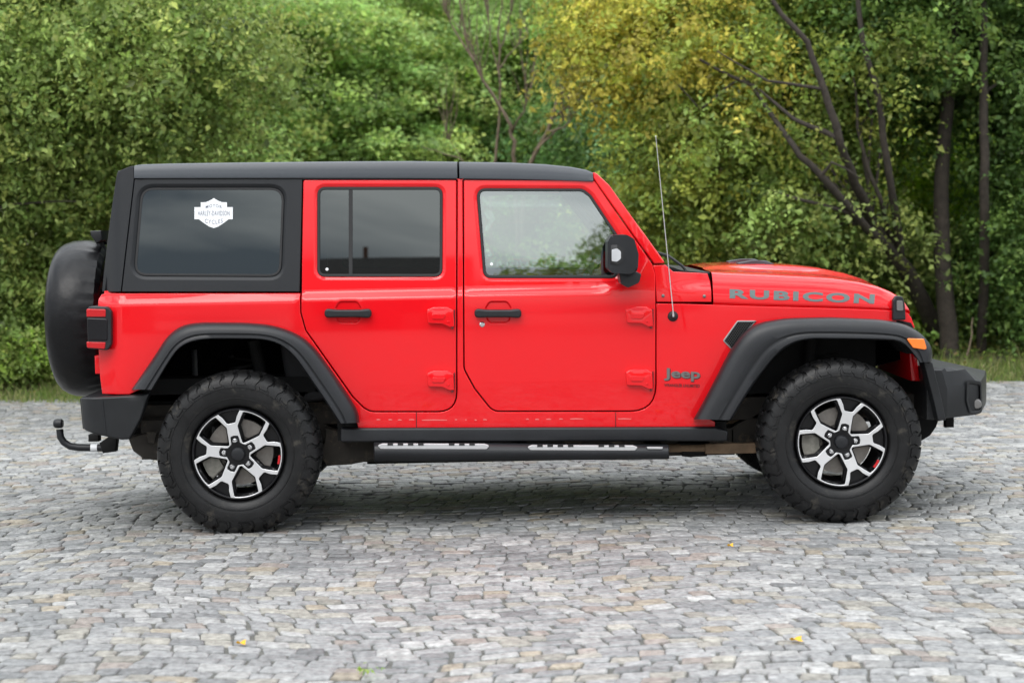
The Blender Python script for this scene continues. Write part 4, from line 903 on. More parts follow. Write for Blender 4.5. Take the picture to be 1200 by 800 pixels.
# rocker, step ----------------------------------------------------------------
RK = [(399, 501.5, 2), (399, 517.5, 3), (852.5, 516.5, 2), (853, 505), (838, 500, 2)]
panel('sill_cover', PR(RK, lambda x, z: -.82), [], lambda x, z: -.835+.10*max(0, z-.462)+.25*max(0, .435-z), M['plastic'], car, th=.10, er=.010, grid=.03)
ys = -.885
bm = bmesh.new(); bm.free(); rows = []
for px, t0, t1, k in ((437.5, 520.5, 541, .6), (439, 520, 541.5, 1), (783, 523.2, 538.5, 1), (784.5, 523.6, 538, .6)):
    x, zt = U(px, t0, ys); zb = U(px, t1, ys)[1]; h = zt-zb
    rows.append([(x, ys+.05+p*k, zt-h*q) for p, q in ((-.02, -.04), (.05, -.03), (.065, .2), (.06, 1), (-.02, 1.02), (-.045, .92), (-.062, .66), (-.066, .50), (-.062, .22), (-.048, .03))])
st = loft('side_step', rows, M['plastic'], car, close_u=True, caps=True, mirror=True, sharp=50)
def tread(x0, x1, y0=520.3, y1=526.3):
    P = PR([(x0, y0+2, 2), (x0+6, y0, 2), (x1-6, y0+.4, 2), (x1, y0+2.4, 2), (x1-4, y1+.4, 2), (x0+4, y1, 2)], lambda x, z: -.90)
    panel('step_tread', P, [], lambda x, z: -.900, M['steel'], car, th=.03, er=.002, grid=0)
    bm = bmesh.new(); c = x0+12
    while c < x1-16:
        if abs(c-(x0+x1)/2) > 14:
            A = U(c, y0-.6, -.902); B = U(c+6.5, y0+1.9, -.902); box_bm(bm, A[0], B[0], -.9022, -.89, B[1], A[1])
        c += 12
    bmk('step_grip', bm, M['rubber'], car, mirror=True, split=True)
zb = U(600, 539, ys)[1]
tread(442, 574, 519.8, 525.8); tread(617.5, 748, 521.6, 527.2); 
panel('step_tread', PR([(758, 523.6), (777, 523.6), (776, 525.8), (759, 525.8)], lambda x, z: -.9), [], lambda x, z: -.902, M['steel'], car, th=.02, er=.001, grid=0)
bm = bmesh.new()
for px in (455, 610, 770):
    x = U(px, 530, ys)[0]; box_bm(bm, x-.04, x+.04, -.84, -.45, zb+.01, zb+.045, .006)
bmk('step_bracket', bm, M['dark'], car, mirror=True, split=True)
for px in (488, 721.5):
    q = [(px-.5, 482.6), (px+.5, 482.6), (px+.5, 500.5), (px-.5, 500.5)]; panel('sill_seam', PR(q), [], yoff(-.0008), M['badge_dark'], car, th=.001, er=.0004, grid=0, mirror=False)
SC = material('sill_dash', (.72, .16, .15), rough=.6)  # short paler pink dashes laid along the lower sill
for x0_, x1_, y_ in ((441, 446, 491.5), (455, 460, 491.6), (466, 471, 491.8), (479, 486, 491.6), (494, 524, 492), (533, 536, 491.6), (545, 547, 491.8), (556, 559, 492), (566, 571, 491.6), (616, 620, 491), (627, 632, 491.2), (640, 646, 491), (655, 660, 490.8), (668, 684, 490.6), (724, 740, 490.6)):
    q = [(x0_, y_-.5), ((x0_+x1_)/2, y_-.9), (x1_, y_-.3), (x1_-.6, y_+.5), (x0_+.5, y_+.6)]; panel('sill_dash', PR(q), [], yoff(-.0007), SC, car, th=.0006, er=.0002, grid=0, mirror=False)
bm = bmesh.new(); prism_bm(bm, [U(1040, 372, -.68), U(1067, 378, -.68), U(1074, 392, -.68), U(1076.5, 414, -.68), U(1062, 414, -.68), U(1048, 400, -.68)], -.70, -.45, .006); bmk('splash_shield', bm, M['dark'], car, mirror=True)
bm = bmesh.new(); prism_bm(bm, [U(1076, 462, -.45), U(1101, 488, -.45), U(1097, 500, -.45), U(1090, 510, -.45), U(1080, 516, -.45), U(1070, 490, -.45)], -.46, .46, .01); bmk('air_dam', bm, M['dark'], car)
# underbody -----------------------------------------------------------------
bm = bmesh.new()
zf0, zf1 = .34, .45
box_bm(bm, -1.05, 1.02, -.52, -.42, .30, .44, .008); box_bm(bm, -2.2, -.95, -.52, -.42, .50, .62, .01); box_bm(bm, .95, 2.2, -.52, -.42, .48, .60, .01)
prism_bm(bm, [(-1.3, .50), (-1.0, .30), (-1.0, .44), (-1.3, .62)], -.52, -.42, .006); prism_bm(bm, [(1.0, .30), (1.3, .48), (1.3, .60), (1.0, .44)], -.52, -.42, .006)
bmk('chassis_rail', bm, M['frame'], car, mirror=True)
bm = bmesh.new(); box_bm(bm, -1.0, .95, -.74, .74, .44, .50); box_bm(bm, -2.02, -.9, -.62, .62, .68, .76); box_bm(bm, .9, 1.75, -.55, .55, .62, .95)
box_bm(bm, .60, .66, -.74, .74, .44, 1.12); box_bm(bm, -1.02, -.98, -.74, .74, .44, .78)
prism_bm(bm, [U(142, 470, -.5), U(142, 508, -.5), U(200, 530, -.5), U(215, 470, -.5)], -.5, .5); bmk('floor_pan', bm, M['dark'], car)
bm = bmesh.new(); box_bm(bm, -.9, .2, -.40, .40, .27, .44, .03); box_bm(bm, .25, .85, -.25, .25, .28, .5, .04); bmk('skid_plate', bm, M['dark'], car, split=True)
bm = bmesh.new(); box_bm(bm, -2.05, -1.80, -.60, .25, .34, .56, .05); bmk('silencer', bm, M['frame'], car)
WZ = .385
for wx in (-1.504, 1.504):
    bm = bmesh.new(); tube_bm(bm, [(wx, -.72, WZ), (wx, .72, WZ)], .045, 14); lathe_bm(bm, [(0, -.16), (.10, -.14), (.14, 0), (.10, .14), (0, .16)], 'x', (wx, -.15 if wx > 0 else 0, WZ), 20); bmk('axle', bm, M['frame'], car)
bm = bmesh.new()
tube_bm(bm, [(-1.35, -.56, .40), (-1.45, -.60, .95)], .032, 12); tube_bm(bm, [(1.36, -.58, .42), (1.42, -.60, 1.0)], .032, 12); tube_bm(bm, [(-1.75, -.56, .36), (-1.82, -.56, .72)], .022, 10)
bmk('shock_absorber', bm, M['dark'], car, mirror=True, split=True)
bm = bmesh.new()
for wx in (-1.52, 1.5):
    pts = [(wx+.07*math.cos(t*.6), -.5+.07*math.sin(t*.6), .50+t*.0062) for t in range(60)]; tube_bm(bm, pts, .009, 6)
bmk('coil_spring', bm, M['dark'], car, mirror=True, split=True)
tube('control_arm', [(.62, -.60, U(850, 521, -.6)[1]-.01), (1.0, -.62, U(880, 524, -.62)[1]), (1.45, -.62, .37)], .022, M['mud'], car, 8, True)
bm = bmesh.new(); P = [U(832, 517, -.6), U(868, 519, -.6), U(875, 530, -.6), U(1000, 534, -.6), U(1000, 520, -.6)]
A = U(826, 519.5, -.62); B = U(893, 530, -.62); box_bm(bm, A[0], B[0]+.4, -.64, -.60, B[1], A[1], .004); bmk('control_arm', bm, M['mud'], car)
bm = bmesh.new(); prism_bm(bm, [U(796, 518, -.6), U(799, 534, -.6), U(808, 535, -.6), U(828, 534, -.6), U(833, 519, -.6)], -.62, -.5, .01); bmk('arm_bracket', bm, M['dark'], car, mirror=True)
bm = bmesh.new(); prism_bm(bm, [U(380, 500, -.55), U(384, 518, -.55), U(374, 530, -.55), U(384, 545, -.55), U(412, 543, -.55), U(440, 538, -.55), U(440, 515, -.55)], -.58, -.5, .01); bmk('rail_bracket', bm, M['frame'], car, mirror=True)
bm = bmesh.new(); prism_bm(bm, [U(150, 512, -.6), U(156, 528, -.6), U(168, 537, -.6), U(190, 540, -.6), U(200, 520, -.6), U(178, 505, -.6)], -.62, -.5, .02)
prism_bm(bm, [U(172, 505, -.64), U(174, 518, -.64), U(181, 519, -.64), U(184, 506, -.64)], -.65, -.64, .002); bmk('rear_rail_end', bm, M['frame'], car, split=True)
# arch liners
def liner(px0, arch, name):
    A = smooth(resamp(arch, 40)); rows = []
    for y, k in ((-.80, 1.0), (-.79, 1.02), (-.42, 1.04)):
        cx_, cz_ = px0, .45; row = []
        for a in A:
            x, z = US(a[0], a[1], yb); row.append((cx_+(x-cx_)*k, y, cz_+(z-cz_)*k))
        rows.append(row)
    V = rows[-1]; 
    loft(name, rows, M['liner'], car, mirror=True)
    bm = bmesh.new(); vs = [bm.verts.new((p[0], -.42, p[2])) for p in V]; bm.faces.new(vs); bmk(name, bm, M['liner'], car, mirror=True)
def liner_ribs(cx_, xs_):
    for x_ in xs_:
        bm = bmesh.new(); box_bm(bm, x_-.018, x_+.018, -.445, -.41, .45, .90, .012); bmk('liner_rib', bm, M['plastic'], car, mirror=True)
liner_ribs(-1.5, (-1.78, -1.12)); liner_ribs(1.5, (1.12, 1.22, 1.72))
liner(-1.5, mid(resamp(ORR, 40), resamp(IRR, 40), .9), 'arch_liner'); liner(1.5, mid(resamp(OF, 40), resamp(IF, 40), .9), 'arch_liner')
# handles, hinges, lock, mirror ---------------------------------------------------
def side_children(parents, fn):
    for s, par in zip((1, -1), parents): fn(par, s)
def single(name, P, f, mat, par, s, **k):
    o = panel(name, P, [], f, mat, par, mirror=False, **k)
    if s < 0: mirror_obj(o)
    return o
def handle(x0):
    def fn(par, s):
        single('handle_recess', inset(ccw(PR(cup(x0))), -.003), yoff(.0095), M['red'], par, s, th=.003, er=.0014, grid=0)
        f2 = lambda x, z: yb(x, z)-.034
        single('door_handle', PR([(x0, 361.5, 5), (x0, 372.5, 5), (x0+14, 372), (x0+42, 372), (x0+55, 373, 5), (x0+55, 361.5, 5), (x0+42, 363), (x0+14, 363)], f2), f2, M['plastic'], par, s, th=.036, er=.010, grid=0)
    return fn
side_children(rd, handle(380)); side_children(fd, handle(556))
def hinge(x1, y0):
    def fn(par, s):
        single('door_hinge', PR([(x1-32, y0+3, 2), (x1-31, y0+19, 3), (x1-14, y0+19.5, 2), (x1-5, y0+23.5, 1), (x1, y0+23, 1), (x1-1, y0+4, 2), (x1-8, y0, 3), (x1-24, y0, 4)]), lambda x, z: yb(x, z)-.024+.25*max(0, z-US(x1, y0+5, yb)[1]), M['red'], par, s, th=.026, er=.0045, grid=0)
        single('hinge_plate', PR([(x1-26, y0+8, 2), (x1-26, y0+14, 2), (x1-13, y0+14, 2), (x1-9, y0+8, 2)]), lambda x, z: yb(x, z)-.0285, M['red'], par, s, th=.008, er=.002, grid=0)
        for bx_, by_ in ((x1-7, y0+17), (x1-2.2, y0+24.5)):
            x, z = US(bx_, by_, yb); single('hinge_bolt', [(x+.006*math.cos(k*math.pi/3), z+.006*math.sin(k*math.pi/3)) for k in range(6)], yoff(-.028), M['red'] if by_ < y0+20 else M['badge_dark'], par, s, th=.028, er=.0015, grid=0)
        q = [(x1-.6, y0+3), (x1-.6, y0+22), (x1+.5, y0+22), (x1+.5, y0+3)]; single('hinge_gap', PR(q), yoff(-.012), M['badge_dark'], par, s, th=.012, er=.001, grid=0)
    return fn
side_children(rd, hinge(532.5, 359.5)); side_children(rd, hinge(532.5, 433.5)); side_children(fd, hinge(765, 359)); side_children(fd, hinge(765, 432))
x, z = US(565, 380, yb); y = yb(x, z); lathe('door_lock', [(0, y-.005), (.009, y-.005), (.013, y-.002), (.014, y+.002)], 'y', (x, 0, z), M['chrome'], fd[0], 16)
MP = [(711, 283, 5), (715.5, 275.3, 4), (733, 274.8, 6), (742, 280, 5), (747, 298, 3), (746, 317, 6), (737, 320.5, 4), (716, 319.5, 5), (711, 314, 3)]
mo = None
for s in (1, -1):
    P = [U(a, b, -.95) for a, b in rounded(MP)]
    bm = bmesh.new(); prism_bm(bm, P, -1.03, -.84, .028, 5); mo = bmk('mirror', bm, M['plastic'], car, True, 50)
    if s < 0: mirror_obj(mo)
    P = [U(a, b, -.93) for a, b in rounded([(724, 317), (727, 332, 4), (735, 337, 4), (748, 331, 4), (751, 321, 2), (744, 317)])]
    bm = bmesh.new(); prism_bm(bm, P, -.97, -.79, .010, 3); o = bmk('mirror_arm', bm, M['plastic'], mo, True, 50)
    if s < 0: mirror_obj(o)
    P = [U(a, b, -1.03) for a, b in rounded([(716.8, 292.5, 1), (716.8, 306, 1), (723, 306.5, 3), (727.5, 303, 3), (727.5, 294.5, 4), (723, 291, 3)])]
    bm = bmesh.new(); prism_bm(bm, P, -1.038, -1.02, .003, 2); o = bmk('mirror_lamp', bm, M['lamp_grey'], mo, True, 50)
    if s < 0: mirror_obj(o)
    P = [U(a, b, -1.03) for a, b in rounded([(715.5, 287), (715.5, 309), (724, 310, 3), (730.5, 305, 4), (731, 292, 5), (724, 286.5, 4)])]
    bm = bmesh.new(); prism_bm(bm, P, -1.035, -1.02, .004, 2); o = bmk('mirror_bezel', bm, M['rubber'], mo, True, 50)
    if s < 0: mirror_obj(o)
# antenna
x, z = US(788.5, 370.5, yb); y = yb(x, z)
lathe('antenna_base', [(0, y-.030), (.008, y-.028), (.012, y-.012), (.022, y-.008), (.026, y-.003), (.027, y+.002)], 'y', (x, 0, z), M['rubber'], car, 20)
xt, zt_ = U(768.5, 160, y-.06)
tube('antenna', [(x, y-.025, z), (x-.002, y-.03, z+.03), (x+(xt-x)*.5, y-.045, z+(zt_-z)*.5), (xt, y-.06, zt_)], [.006, .0026, .0021, .0017], material('antenna_steel', (.55, .55, .55), rough=.4, metal=.3), car, 8)
lathe('antenna_tip', [(0, -.004), (.004, 0), (0, .004)], 'y', (xt, y-.06, zt_), M['steel'], car, 8)
# lettering --------------------------------------------------------------------
def text2d(s, spacing=1.0, off=.0):
    cu = bpy.data.curves.new('lettering', 'FONT'); cu.body = s; cu.size = 1; cu.space_character = spacing; cu.offset = off; cu.resolution_u = 4
    o = bpy.data.objects.new('lettering', cu); COL.objects.link(o); bpy.context.view_layer.update()
    me = o.to_mesh(); V = [(v.co.x, v.co.y) for v in me.vertices]; Fc = [tuple(p.vertices) for p in me.polygons]
    o.to_mesh_clear(); bpy.data.objects.remove(o); bpy.data.curves.remove(cu); return V, Fc
def letter(name, s, q, f, mat, par, spacing=1.0, off=.0, arc=0, thick=0):
    """q: px corners TL,TR,BL,BR; f: surface Y"""
    V, Fc = text2d(s, spacing, off); xs = [v[0] for v in V]; ys_ = [v[1] for v in V]; x0, x1, y0, y1 = min(xs), max(xs), min(ys_), max(ys_); out = []
    for x, y in V:
        u = (x-x0)/(x1-x0); v = (y-y0)/(y1-y0)
        t = Vector(q[0]).lerp(Vector(q[1]), u); b = Vector(q[2]).lerp(Vector(q[3]), u); p = b.lerp(t, v); py = p.y-arc*math.sin(u*math.pi)
        X, Z = US(p.x, py, f); out.append((X, f(X, Z), Z))
    return mk(name, out, Fc, mat, par, False)
def yhood(x, z):
    # side face of the bonnet
    Zl = ZL(x); Zc = ZC(x); t = (z-Zl)/(Zc-Zl); return yb(x, ZS-.05)+float(np.interp(t, [0, .03, .3, .65, .9], [.001, 0, .006, .018, .033]))-.002
_hx = []; 
for px, yl, yc, ysil in HS:
    X, Zl = US(px, yl, yb); Yc = yb(X, ZS-.05)+.045; _hx.append((X, Zl, U(px, yc, Yc)[1]))
ZL = lambda x: float(np.interp(x, [h[0] for h in _hx], [h[1] for h in _hx])); ZC = lambda x: float(np.interp(x, [h[0] for h in _hx], [h[2] for h in _hx]))
letter('bonnet_lettering', 'RUBICON', ((855, 338.5), (1025.5, 344.5), (855, 349.5), (1024.5, 356)), yhood, M['decal'], hood, 1.22, .045)
letter('maker_badge', 'Jeep', ((778, 431), (820.5, 432), (778, 445.5), (820.5, 447)), yoff(-.004), M['badge'], car, 1.0, .025)
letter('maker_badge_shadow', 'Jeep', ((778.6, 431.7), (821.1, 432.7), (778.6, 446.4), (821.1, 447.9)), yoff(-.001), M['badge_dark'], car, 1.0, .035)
letter('model_badge', 'WRANGLER UNLIMITED', ((778.5, 449.2), (820, 450.2), (778.5, 452.8), (820, 453.9)), yoff(-.003), M['badge_dark'], car, 1.0, .02)
# window sticker
yq = yoff(.0085)
SH = [(227.8, 242.8), (235.2, 242.8), (235.2, 237.2), (241, 237), (246, 235), (250.5, 232.2), (255, 235), (260, 237), (266, 237.2), (266, 242.8), (272.8, 242.8), (272.8, 257), (268, 257), (262, 261.5), (256, 265.5), (250.5, 267.3), (245, 265.5), (239, 261.5), (233, 257), (227.8, 257)]
stk = panel('window_sticker', P2(SH, yq), [], yq, M['white'], car, th=.001, er=.0005, grid=0, mirror=False)
yq2 = yoff(.0075)
letter('sticker_lettering', 'HARLEY-DAVIDSON', ((232, 247), (269, 247), (232, 252.8), (269, 252.8)), yq2, M['print'], stk, 1.1, .005)
letter('sticker_lettering', 'MOTOR', ((241, 240.8), (260, 240.8), (241, 244.5), (260, 244.5)), yq2, M['print'], stk, 1.2, .005, 1.6)
letter('sticker_lettering', 'CYCLES', ((240, 256), (261, 256), (240, 261), (261, 261)), yq2, M['print'], stk, 1.2, .005, -1.6)
# window corner stickers
for a, b, par in ((383, 315.5, rd[0]), (576, 309.5, fd[0])):
    x, z = US(a, b, yb); P = [(x+.008*math.cos(k*math.pi/4), z+.008*math.sin(k*math.pi/4)) for k in range(8)]; single('glass_mark', P, yoff(.009), M['white'], par, 1, th=.001, er=.0004, grid=0)

# interior ---------------------------------------------------------------------------
bm = bmesh.new()
prism_bm(bm, [(.05, .55), (.62, .55), (.62, 1.12), (.42, 1.16), (.40, 1.0), (.1, .62)], -.70, .70, .02); bmk('dashboard', bm, M['seat'], car)
bm = bmesh.new()
for s in (1, -1): box_bm(bm, -.98, .62, -.745*s, -.735*s, .5, ZS-.01); box_bm(bm, -1.95, -.99, -.745*s, -.735*s, 1.03, ZS-.01)
bmk('door_trim', bm, M['seat'], car, split=True)
def seat(x, y, w=.26, name='seat'):
    bm = bmesh.new(); prism_bm(bm, [(x-.28, .62), (x+.28, .66), (x+.28, .78), (x-.2, .74)], y-w, y+w, .04, 3)
    prism_bm(bm, [(x-.34, .72), (x-.18, .72), (x-.30, 1.30), (x-.42, 1.30)], y-w, y+w, .04, 3)
    for yy in ((y,) if w < .3 else (y-.38, y+.38)): prism_bm(bm, [(x-.44, 1.32), (x-.34, 1.32), (x-.36, 1.50), (x-.45, 1.49)], yy-.12, yy+.12, .03, 3)
    bmk(name, bm, M['seat'], car)
seat(-.02, -.36); seat(-.02, .36); seat(-.95, 0, .62)
bm = bmesh.new(); c = Vector((.25, .38, 1.10)); pts = [c+Vector((.09*math.sin(a), .19*math.cos(a), .17*math.sin(a))) for a in (k*math.pi/12 for k in range(25))]; tube_bm(bm, pts, .014, 8)
tube_bm(bm, [c, c+Vector((.16, 0, -.10))], .03, 8); box_bm(bm, c.x-.02, c.x+.02, c.y-.17, c.y+.17, c.z-.03, c.z+.03, .01); bmk('steering_wheel', bm, M['seat'], car)
bm = bmesh.new()
for s in (1, -1):
    tube_bm(bm, [(-.35, -.64*s, 1.1), (-.36, -.60*s, 1.7), (-1.7, -.60*s, 1.7), (-1.85, -.64*s, 1.15)], .035, 8); tube_bm(bm, [(-.36, -.60*s, 1.7), (.18, -.58*s, 1.72), (.5, -.62*s, 1.30)], .03, 8)
tube_bm(bm, [(-.36, -.6, 1.7), (-.36, .6, 1.7)], .035, 8); tube_bm(bm, [(-1.2, -.6, 1.7), (-1.2, .6, 1.7)], .035, 8); bmk('roll_cage', bm, M['seat'], car)
bm = bmesh.new(); P = [US(198, 330, yb), US(340, 330, yb)]; tube_bm(bm, [(US(205, 324, yb)[0], -.66, US(205, 324, yb)[1]), (US(206, 308, yb)[0], -.66, US(206, 309, yb)[1]), (US(215, 302, yb)[0], -.66, US(215, 302.5, yb)[1]), (US(282, 300, yb)[0], -.66, US(282, 300.5, yb)[1])], .006, 6); bmk('cargo_strap', bm, M['rubber'], car)

# wheels -----------------------------------------------------------------------------
RT = .408
TP = [(.232, .050), (.236, .030), (.248, .016), (.27, .006), (.30, .000), (.33, .000), (.352, .004), (.372, .013), (.386, .026), (.395, .043), (.398, .07), (.399, .13)]
def tp(s):
    """point on the outer half of the tyre, s = arc length from the tread centre outward (metres)"""
    Q = TP[::-1]; d = [0]
    for a, b in zip(Q, Q[1:]): d.append(d[-1]+math.dist(a, b))
    r = float(np.interp(s, d, [q[0] for q in Q])); y = float(np.interp(s, d, [q[1] for q in Q]))
    r2 = float(np.interp(s+.004, d, [q[0] for q in Q])); y2 = float(np.interp(s+.004, d, [q[1] for q in Q]))
    r1 = float(np.interp(s-.004, d, [q[0] for q in Q])); y1 = float(np.interp(s-.004, d, [q[1] for q in Q]))
    t = Vector((r2-r1, y2-y1)).normalized(); n = Vector((-t.y, t.x))
    if n.x < 0 and s < .09 or n.y > 0: n = -n
    return r, y, n
def tyre_mesh():
    bm = bmesh.new(); prof = list(TP)
    prof = TP[:4]+[(.2765, .0045), (.278, .0015), (.281, .0012), (.2825, .0035), (.29, .0018)]+TP[4:6]+[(.3335, .0005), (.3345, -.0022), (.3375, -.0018), (.3385, .0015)]+TP[6:]
    lathe_bm(bm, prof, 'y', (0, 0, 0), 120)
    for k in range(76):       # fine bars moulded into the sidewall
        a = 2*math.pi*k/76
        for r0_, r1_ in ((.322, .3325),):
            P_ = [(r0_*math.cos(a), r0_*math.sin(a)), (r1_*math.cos(a-.006), r1_*math.sin(a-.006)), (r1_*math.cos(a+.014), r1_*math.sin(a+.014)), (r0_*math.cos(a+.014), r0_*math.sin(a+.014))]
            prism_bm(bm, P_, -.0018, .004)
    NP = 38
    def lug(th0, s0, s1, hw0, hw1, zig, ht, skew, st=7):
        A = []; B = []
        for i in range(st+1):
            f = i/st; s = s0+(s1-s0)*f; r, y, n = tp(s); z = zig*(1 if (i % 4) in (1, 2) else -1)+skew*f
            hw = hw0+(hw1-hw0)*f
            for k, (h, e) in enumerate(((-.001, 0), (ht*(1-.55*max(0, (s-.09)/.08)) if s > .09 else ht, .0))):
                shr = .0 if k == 0 else .0022
                a0 = th0+(z-hw+shr)/.4; a1 = th0+(z+hw-shr)/.4; rr_ = r+n.x*h; yy = y+n.y*h
                (A if k == 0 else B).append(((rr_*math.cos(a0), yy, rr_*math.sin(a0)), (rr_*math.cos(a1), yy, rr_*math.sin(a1))))
        a = [[bm.verts.new(p) for p in q] for q in A]; b = [[bm.verts.new(p) for p in q] for q in B]
        for i in range(st):
            bm.faces.new((b[i][0], b[i][1], b[i+1][1], b[i+1][0])); bm.faces.new((a[i][0], b[i][0], b[i+1][0], a[i+1][0])); bm.faces.new((a[i][1], a[i+1][1], b[i+1][1], b[i][1]))
        bm.faces.new((a[0][0], a[0][1], b[0][1], b[0][0])); bm.faces.new((a[st][0], b[st][0], b[st][1], a[st][1]))
    def bridge(th0, s0, s1, ht):  # shallow interlocking blocks of the upper sidewall
        lug(th0, s0, s1, .012, .007, .004, ht, .004, 4)
    for k in range(NP):
        t = 2*math.pi*k/NP; j = random.uniform(-.004, .004)
        lug(t+j, .062, .152 if k % 2 else .166, .0272, .0236, .0050, .0108, .006)
        lug(t+math.pi/NP+j, .130, .163 if k % 2 else .152, .010, .008, .003, .0075, 0, 3)
        lug(t+.02, .006, .050, .022, .020, .006, .0105, .008, 4)
    for k in range(NP):
        t = 2*math.pi*k/NP; v0 = len(bm.verts); lug(t, -.0, .001, .02, .02, 0, .010, 0, 1)
    bmesh.ops.recalc_face_normals(bm, faces=bm.faces)
    V = [tuple(v.co) for v in bm.verts]; bm.verts.index_update(); Fc = [tuple(v.index for v in f.verts) for f in bm.faces]; bm.free()
    # inner half tread
    V2 = list(V); F2 = list(Fc); n = len(V)
    V2 += [(v[0], .26-v[1], v[2]) for v in V]; F2 += [tuple(n+i for i in f[::-1]) for f in Fc]
    me = bpy.data.meshes.new('tyre'); me.from_pydata(V2, [], F2); me.materials.append(M['tyre'])
    me.polygons.foreach_set('use_smooth', [True]*len(me.polygons)); me.set_sharp_from_angle(angle=R(32)); return me
K = .2275/360
def pol(r, a): return (r*K*math.cos(a), r*K*math.sin(a))
def rim_polys(grow=0):
    """silver face: outer outline, five windows, hub star (axis of spoke 0 = +90 deg)"""
    O = []; Wn = []; S_ = []
    for k in range(5):
        ax = R(90+72*k); d = R
        # crotch pocket then arc to the next
        O += [pol(354, ax-d(14.9)), pol(300, ax-d(10.5)), pol(256, ax-d(8)), pol(249, ax-d(5.5)), pol(248, ax+d(5.5)), pol(256, ax+d(8)), pol(300, ax+d(10.5)), pol(354, ax+d(14.9))]
        O += [pol(354, ax+d(14.9)+d(42.2)*j/8) for j in range(1, 8)]
        wx = ax+d(36); w = [pol(98, wx), ]
        w = [pol(100, wx-d(5)), pol(97, wx), pol(100, wx+d(5)), pol(150, wx+d(17.5)), pol(215, wx+d(24.3)), pol(226, wx+d(24.5)), pol(285, wx+d(19.8)), pol(333, wx+d(17)), pol(338, wx+d(15.5))]
        w = w+[pol(339, wx+d(15.5)-d(31)*j/6) for j in range(1, 6)]
        w += [pol(338, wx-d(15.5)), pol(333, wx-d(17)), pol(285, wx-d(19.8)), pol(226, wx-d(24.5)), pol(215, wx-d(24.3)), pol(150, wx-d(17.5))]
        Wn.append(w)
        S_ += [pol(88, ax-d(33)), pol(92, ax-d(22)), pol(112, ax-d(17.5)), pol(138, ax-d(14)), pol(146, ax-d(11)), pol(149, ax), pol(146, ax+d(11)), pol(138, ax+d(14)), pol(112, ax+d(17.5)), pol(92, ax+d(22)), pol(88, ax+d(33))]
    return O, Wn, S_
O_, Wn_, St_ = rim_polys(); O_ = ccw(O_)
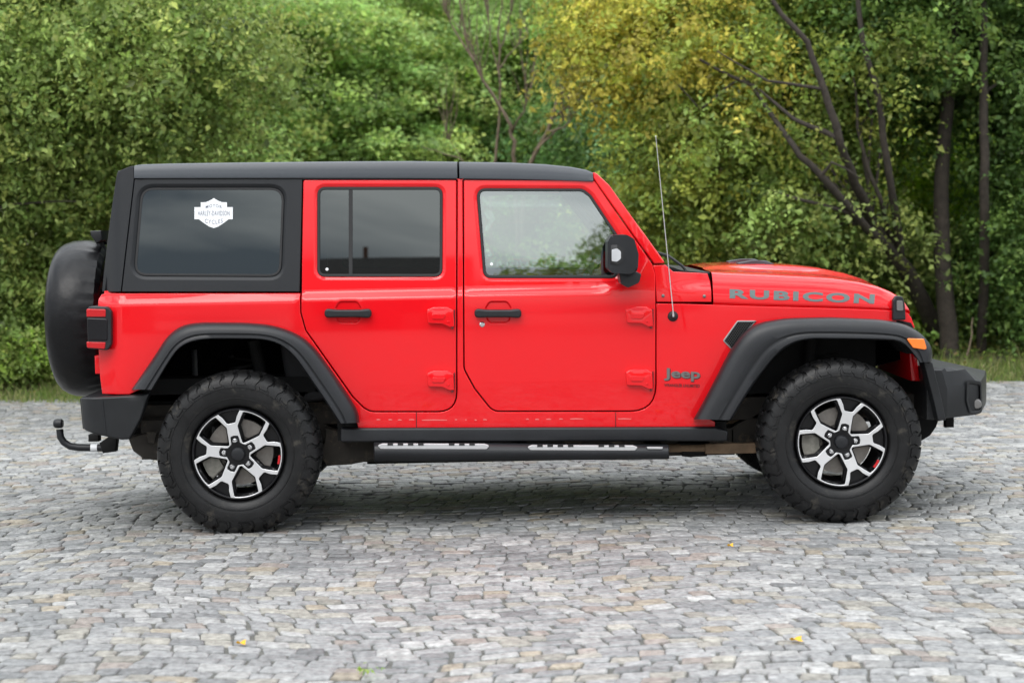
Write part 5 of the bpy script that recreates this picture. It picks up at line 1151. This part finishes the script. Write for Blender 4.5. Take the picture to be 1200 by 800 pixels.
def rim_meshes():
    dish = lambda x, z: .030-.012*min(1, math.hypot(x, z)/.2)-.0*1
    def mesh_of(V, Fc, name, mat):
        me = bpy.data.meshes.new(name); me.from_pydata(V, [], Fc); me.materials.append(mat); me.polygons.foreach_set('use_smooth', [True]*len(me.polygons)); me.set_sharp_from_angle(angle=R(30)); return me
    out = {}
    # silver face
    tmp = panel('spokes', O_, [w for w in Wn_]+[St_], dish, M['alloy'], None, th=.010, er=.0022, grid=.03, mirror=False, step=.03)
    out['spokes'] = tmp.data; bpy.data.objects.remove(tmp)
    # black body behind: windows shrunk, deep walls
    Wi = []
    for w in Wn_: Wi.append(inset(ccw(dens(w, .03)), .0105))
    lip = [pol(352, R(3*j)) for j in range(120)]
    tmp = panel('rim_body', lip, Wi, lambda x, z: dish(x, z)+.030, M['gloss_black'], None, th=.045, er=.002, grid=.04, hb=(.004, .006), mirror=False, step=.03)
    bm = bmesh.new(); bm.from_mesh(tmp.data); bpy.data.objects.remove(tmp)
    tmp = panel('rim_walls', inset(O_, -.0012), [inset(ccw(w), .0014) for w in Wn_], lambda x, z: dish(x, z)+.0035, M['gloss_black'], None, th=.036, er=.003, grid=.04, mirror=False, step=.03)
    bm.from_mesh(tmp.data); bpy.data.objects.remove(tmp)
    # pocket floors sit deeper: carve look with a dark recess rim is left to the face's thickness
    lathe_bm(bm, [(.2295, .055), (.2305, .030), (.2300, .021), (.2265, .016), (.2215, .0155), (.2175, .020), (.2145, .034), (.2125, .09), (.20, .13), (.195, .22)], 'y', (0, 0, 0), 96)
    lathe_bm(bm, [(.075, .05), (.080, .09), (.082, .11)], 'y', (0, 0, 0), 48)
    bmesh.ops.recalc_face_normals(bm, faces=bm.faces); me = bpy.data.meshes.new('rim'); bm.to_mesh(me); bm.free(); me.materials.append(M['gloss_black']); me.polygons.foreach_set('use_smooth', [True]*len(me.polygons)); me.set_sharp_from_angle(angle=R(30)); out['rim'] = me
    def L_(name, prof, mat, seg=32, c=(0, 0, 0)):
        bm = bmesh.new(); lathe_bm(bm, prof, 'y', c, seg); bmesh.ops.recalc_face_normals(bm, faces=bm.faces); me = bpy.data.meshes.new(name); bm.to_mesh(me); bm.free(); me.materials.append(mat)
        me.polygons.foreach_set('use_smooth', [True]*len(me.polygons)); me.set_sharp_from_angle(angle=R(35)); return me
    out['hub_cap'] = L_('hub_cap', [(0, .010), (.020, .011), (.030, .014), (.034, .020), (.036, .045)], M['plastic'])
    out['brake_disc'] = L_('brake_disc', [(.05, .098), (.08, .100), (.082, .112), (.165, .112), (.166, .135), (.05, .135)], M['disc'], 64)
    for k in range(5):
        a = R(90+72*k); out['lug_nut.%d' % k] = L_('lug_nut', [(0, .008), (.007, .009), (.0115, .014), (.013, .024), (.014, .045)], M['chrome'], 12, (math.cos(a)*108*K, 0, math.sin(a)*108*K))
    bm = bmesh.new(); P = [(math.cos(R(a))*r, math.sin(R(a))*r) for a, r in [(t, .19) for t in range(160, 225, 8)]+[(t, .105) for t in range(224, 160, -8)]]
    prism_bm(bm, P, .075, .15, .008); me = bpy.data.meshes.new('brake_caliper'); bmesh.ops.recalc_face_normals(bm, faces=bm.faces); bm.to_mesh(me); bm.free(); me.materials.append(M['caliper']); out['brake_caliper'] = me
    bm = bmesh.new(); P = [(math.cos(R(a))*r*K, math.sin(R(a))*r*K) for a, r in [(t, 335) for t in range(-6, 7, 3)]+[(t, 318) for t in range(6, -7, -3)]]
    prism_bm(bm, P, .019, .026, .001); me = bpy.data.meshes.new('rim_mark'); bmesh.ops.recalc_face_normals(bm, faces=bm.faces); bm.to_mesh(me); bm.free(); me.materials.append(M['lens_red']); out['rim_mark'] = me
    return out
TY = tyre_mesh(); RM = rim_meshes()
RM['rim_mark_front'] = None
def wheel(x, side, ang, steer=0, mark=-9):
    w = empty('wheel', (x, -.925*side, WZ+.018)); w.parent = car; w.rotation_euler = (0, 0, (math.pi if side < 0 else 0)+steer)
    def add(name, me, rot=True, a=None):
        o = bpy.data.objects.new(name, me); COL.objects.link(o); o.parent = w
        o.rotation_euler = (0, -(a if a is not None else (ang if rot else 0)), 0); return o
    t = add('tyre', TY, False); t.location.z = -.0; t.scale = (1, 1, 1)
    r = add('rim', RM['rim']); add('spokes', RM['spokes']); add('hub_cap', RM['hub_cap']); add('brake_disc', RM['brake_disc']); add('brake_caliper', RM['brake_caliper'], False)
    for k in range(5): add('lug_nut', RM['lug_nut.%d' % k])
    add('rim_mark', RM['rim_mark'], a=R(mark))
wheel(-1.504, 1, R(10.5), 0, -9); wheel(1.504, 1, R(-13), 0, -33); wheel(-1.504, -1, R(30)); wheel(1.504, -1, R(50))
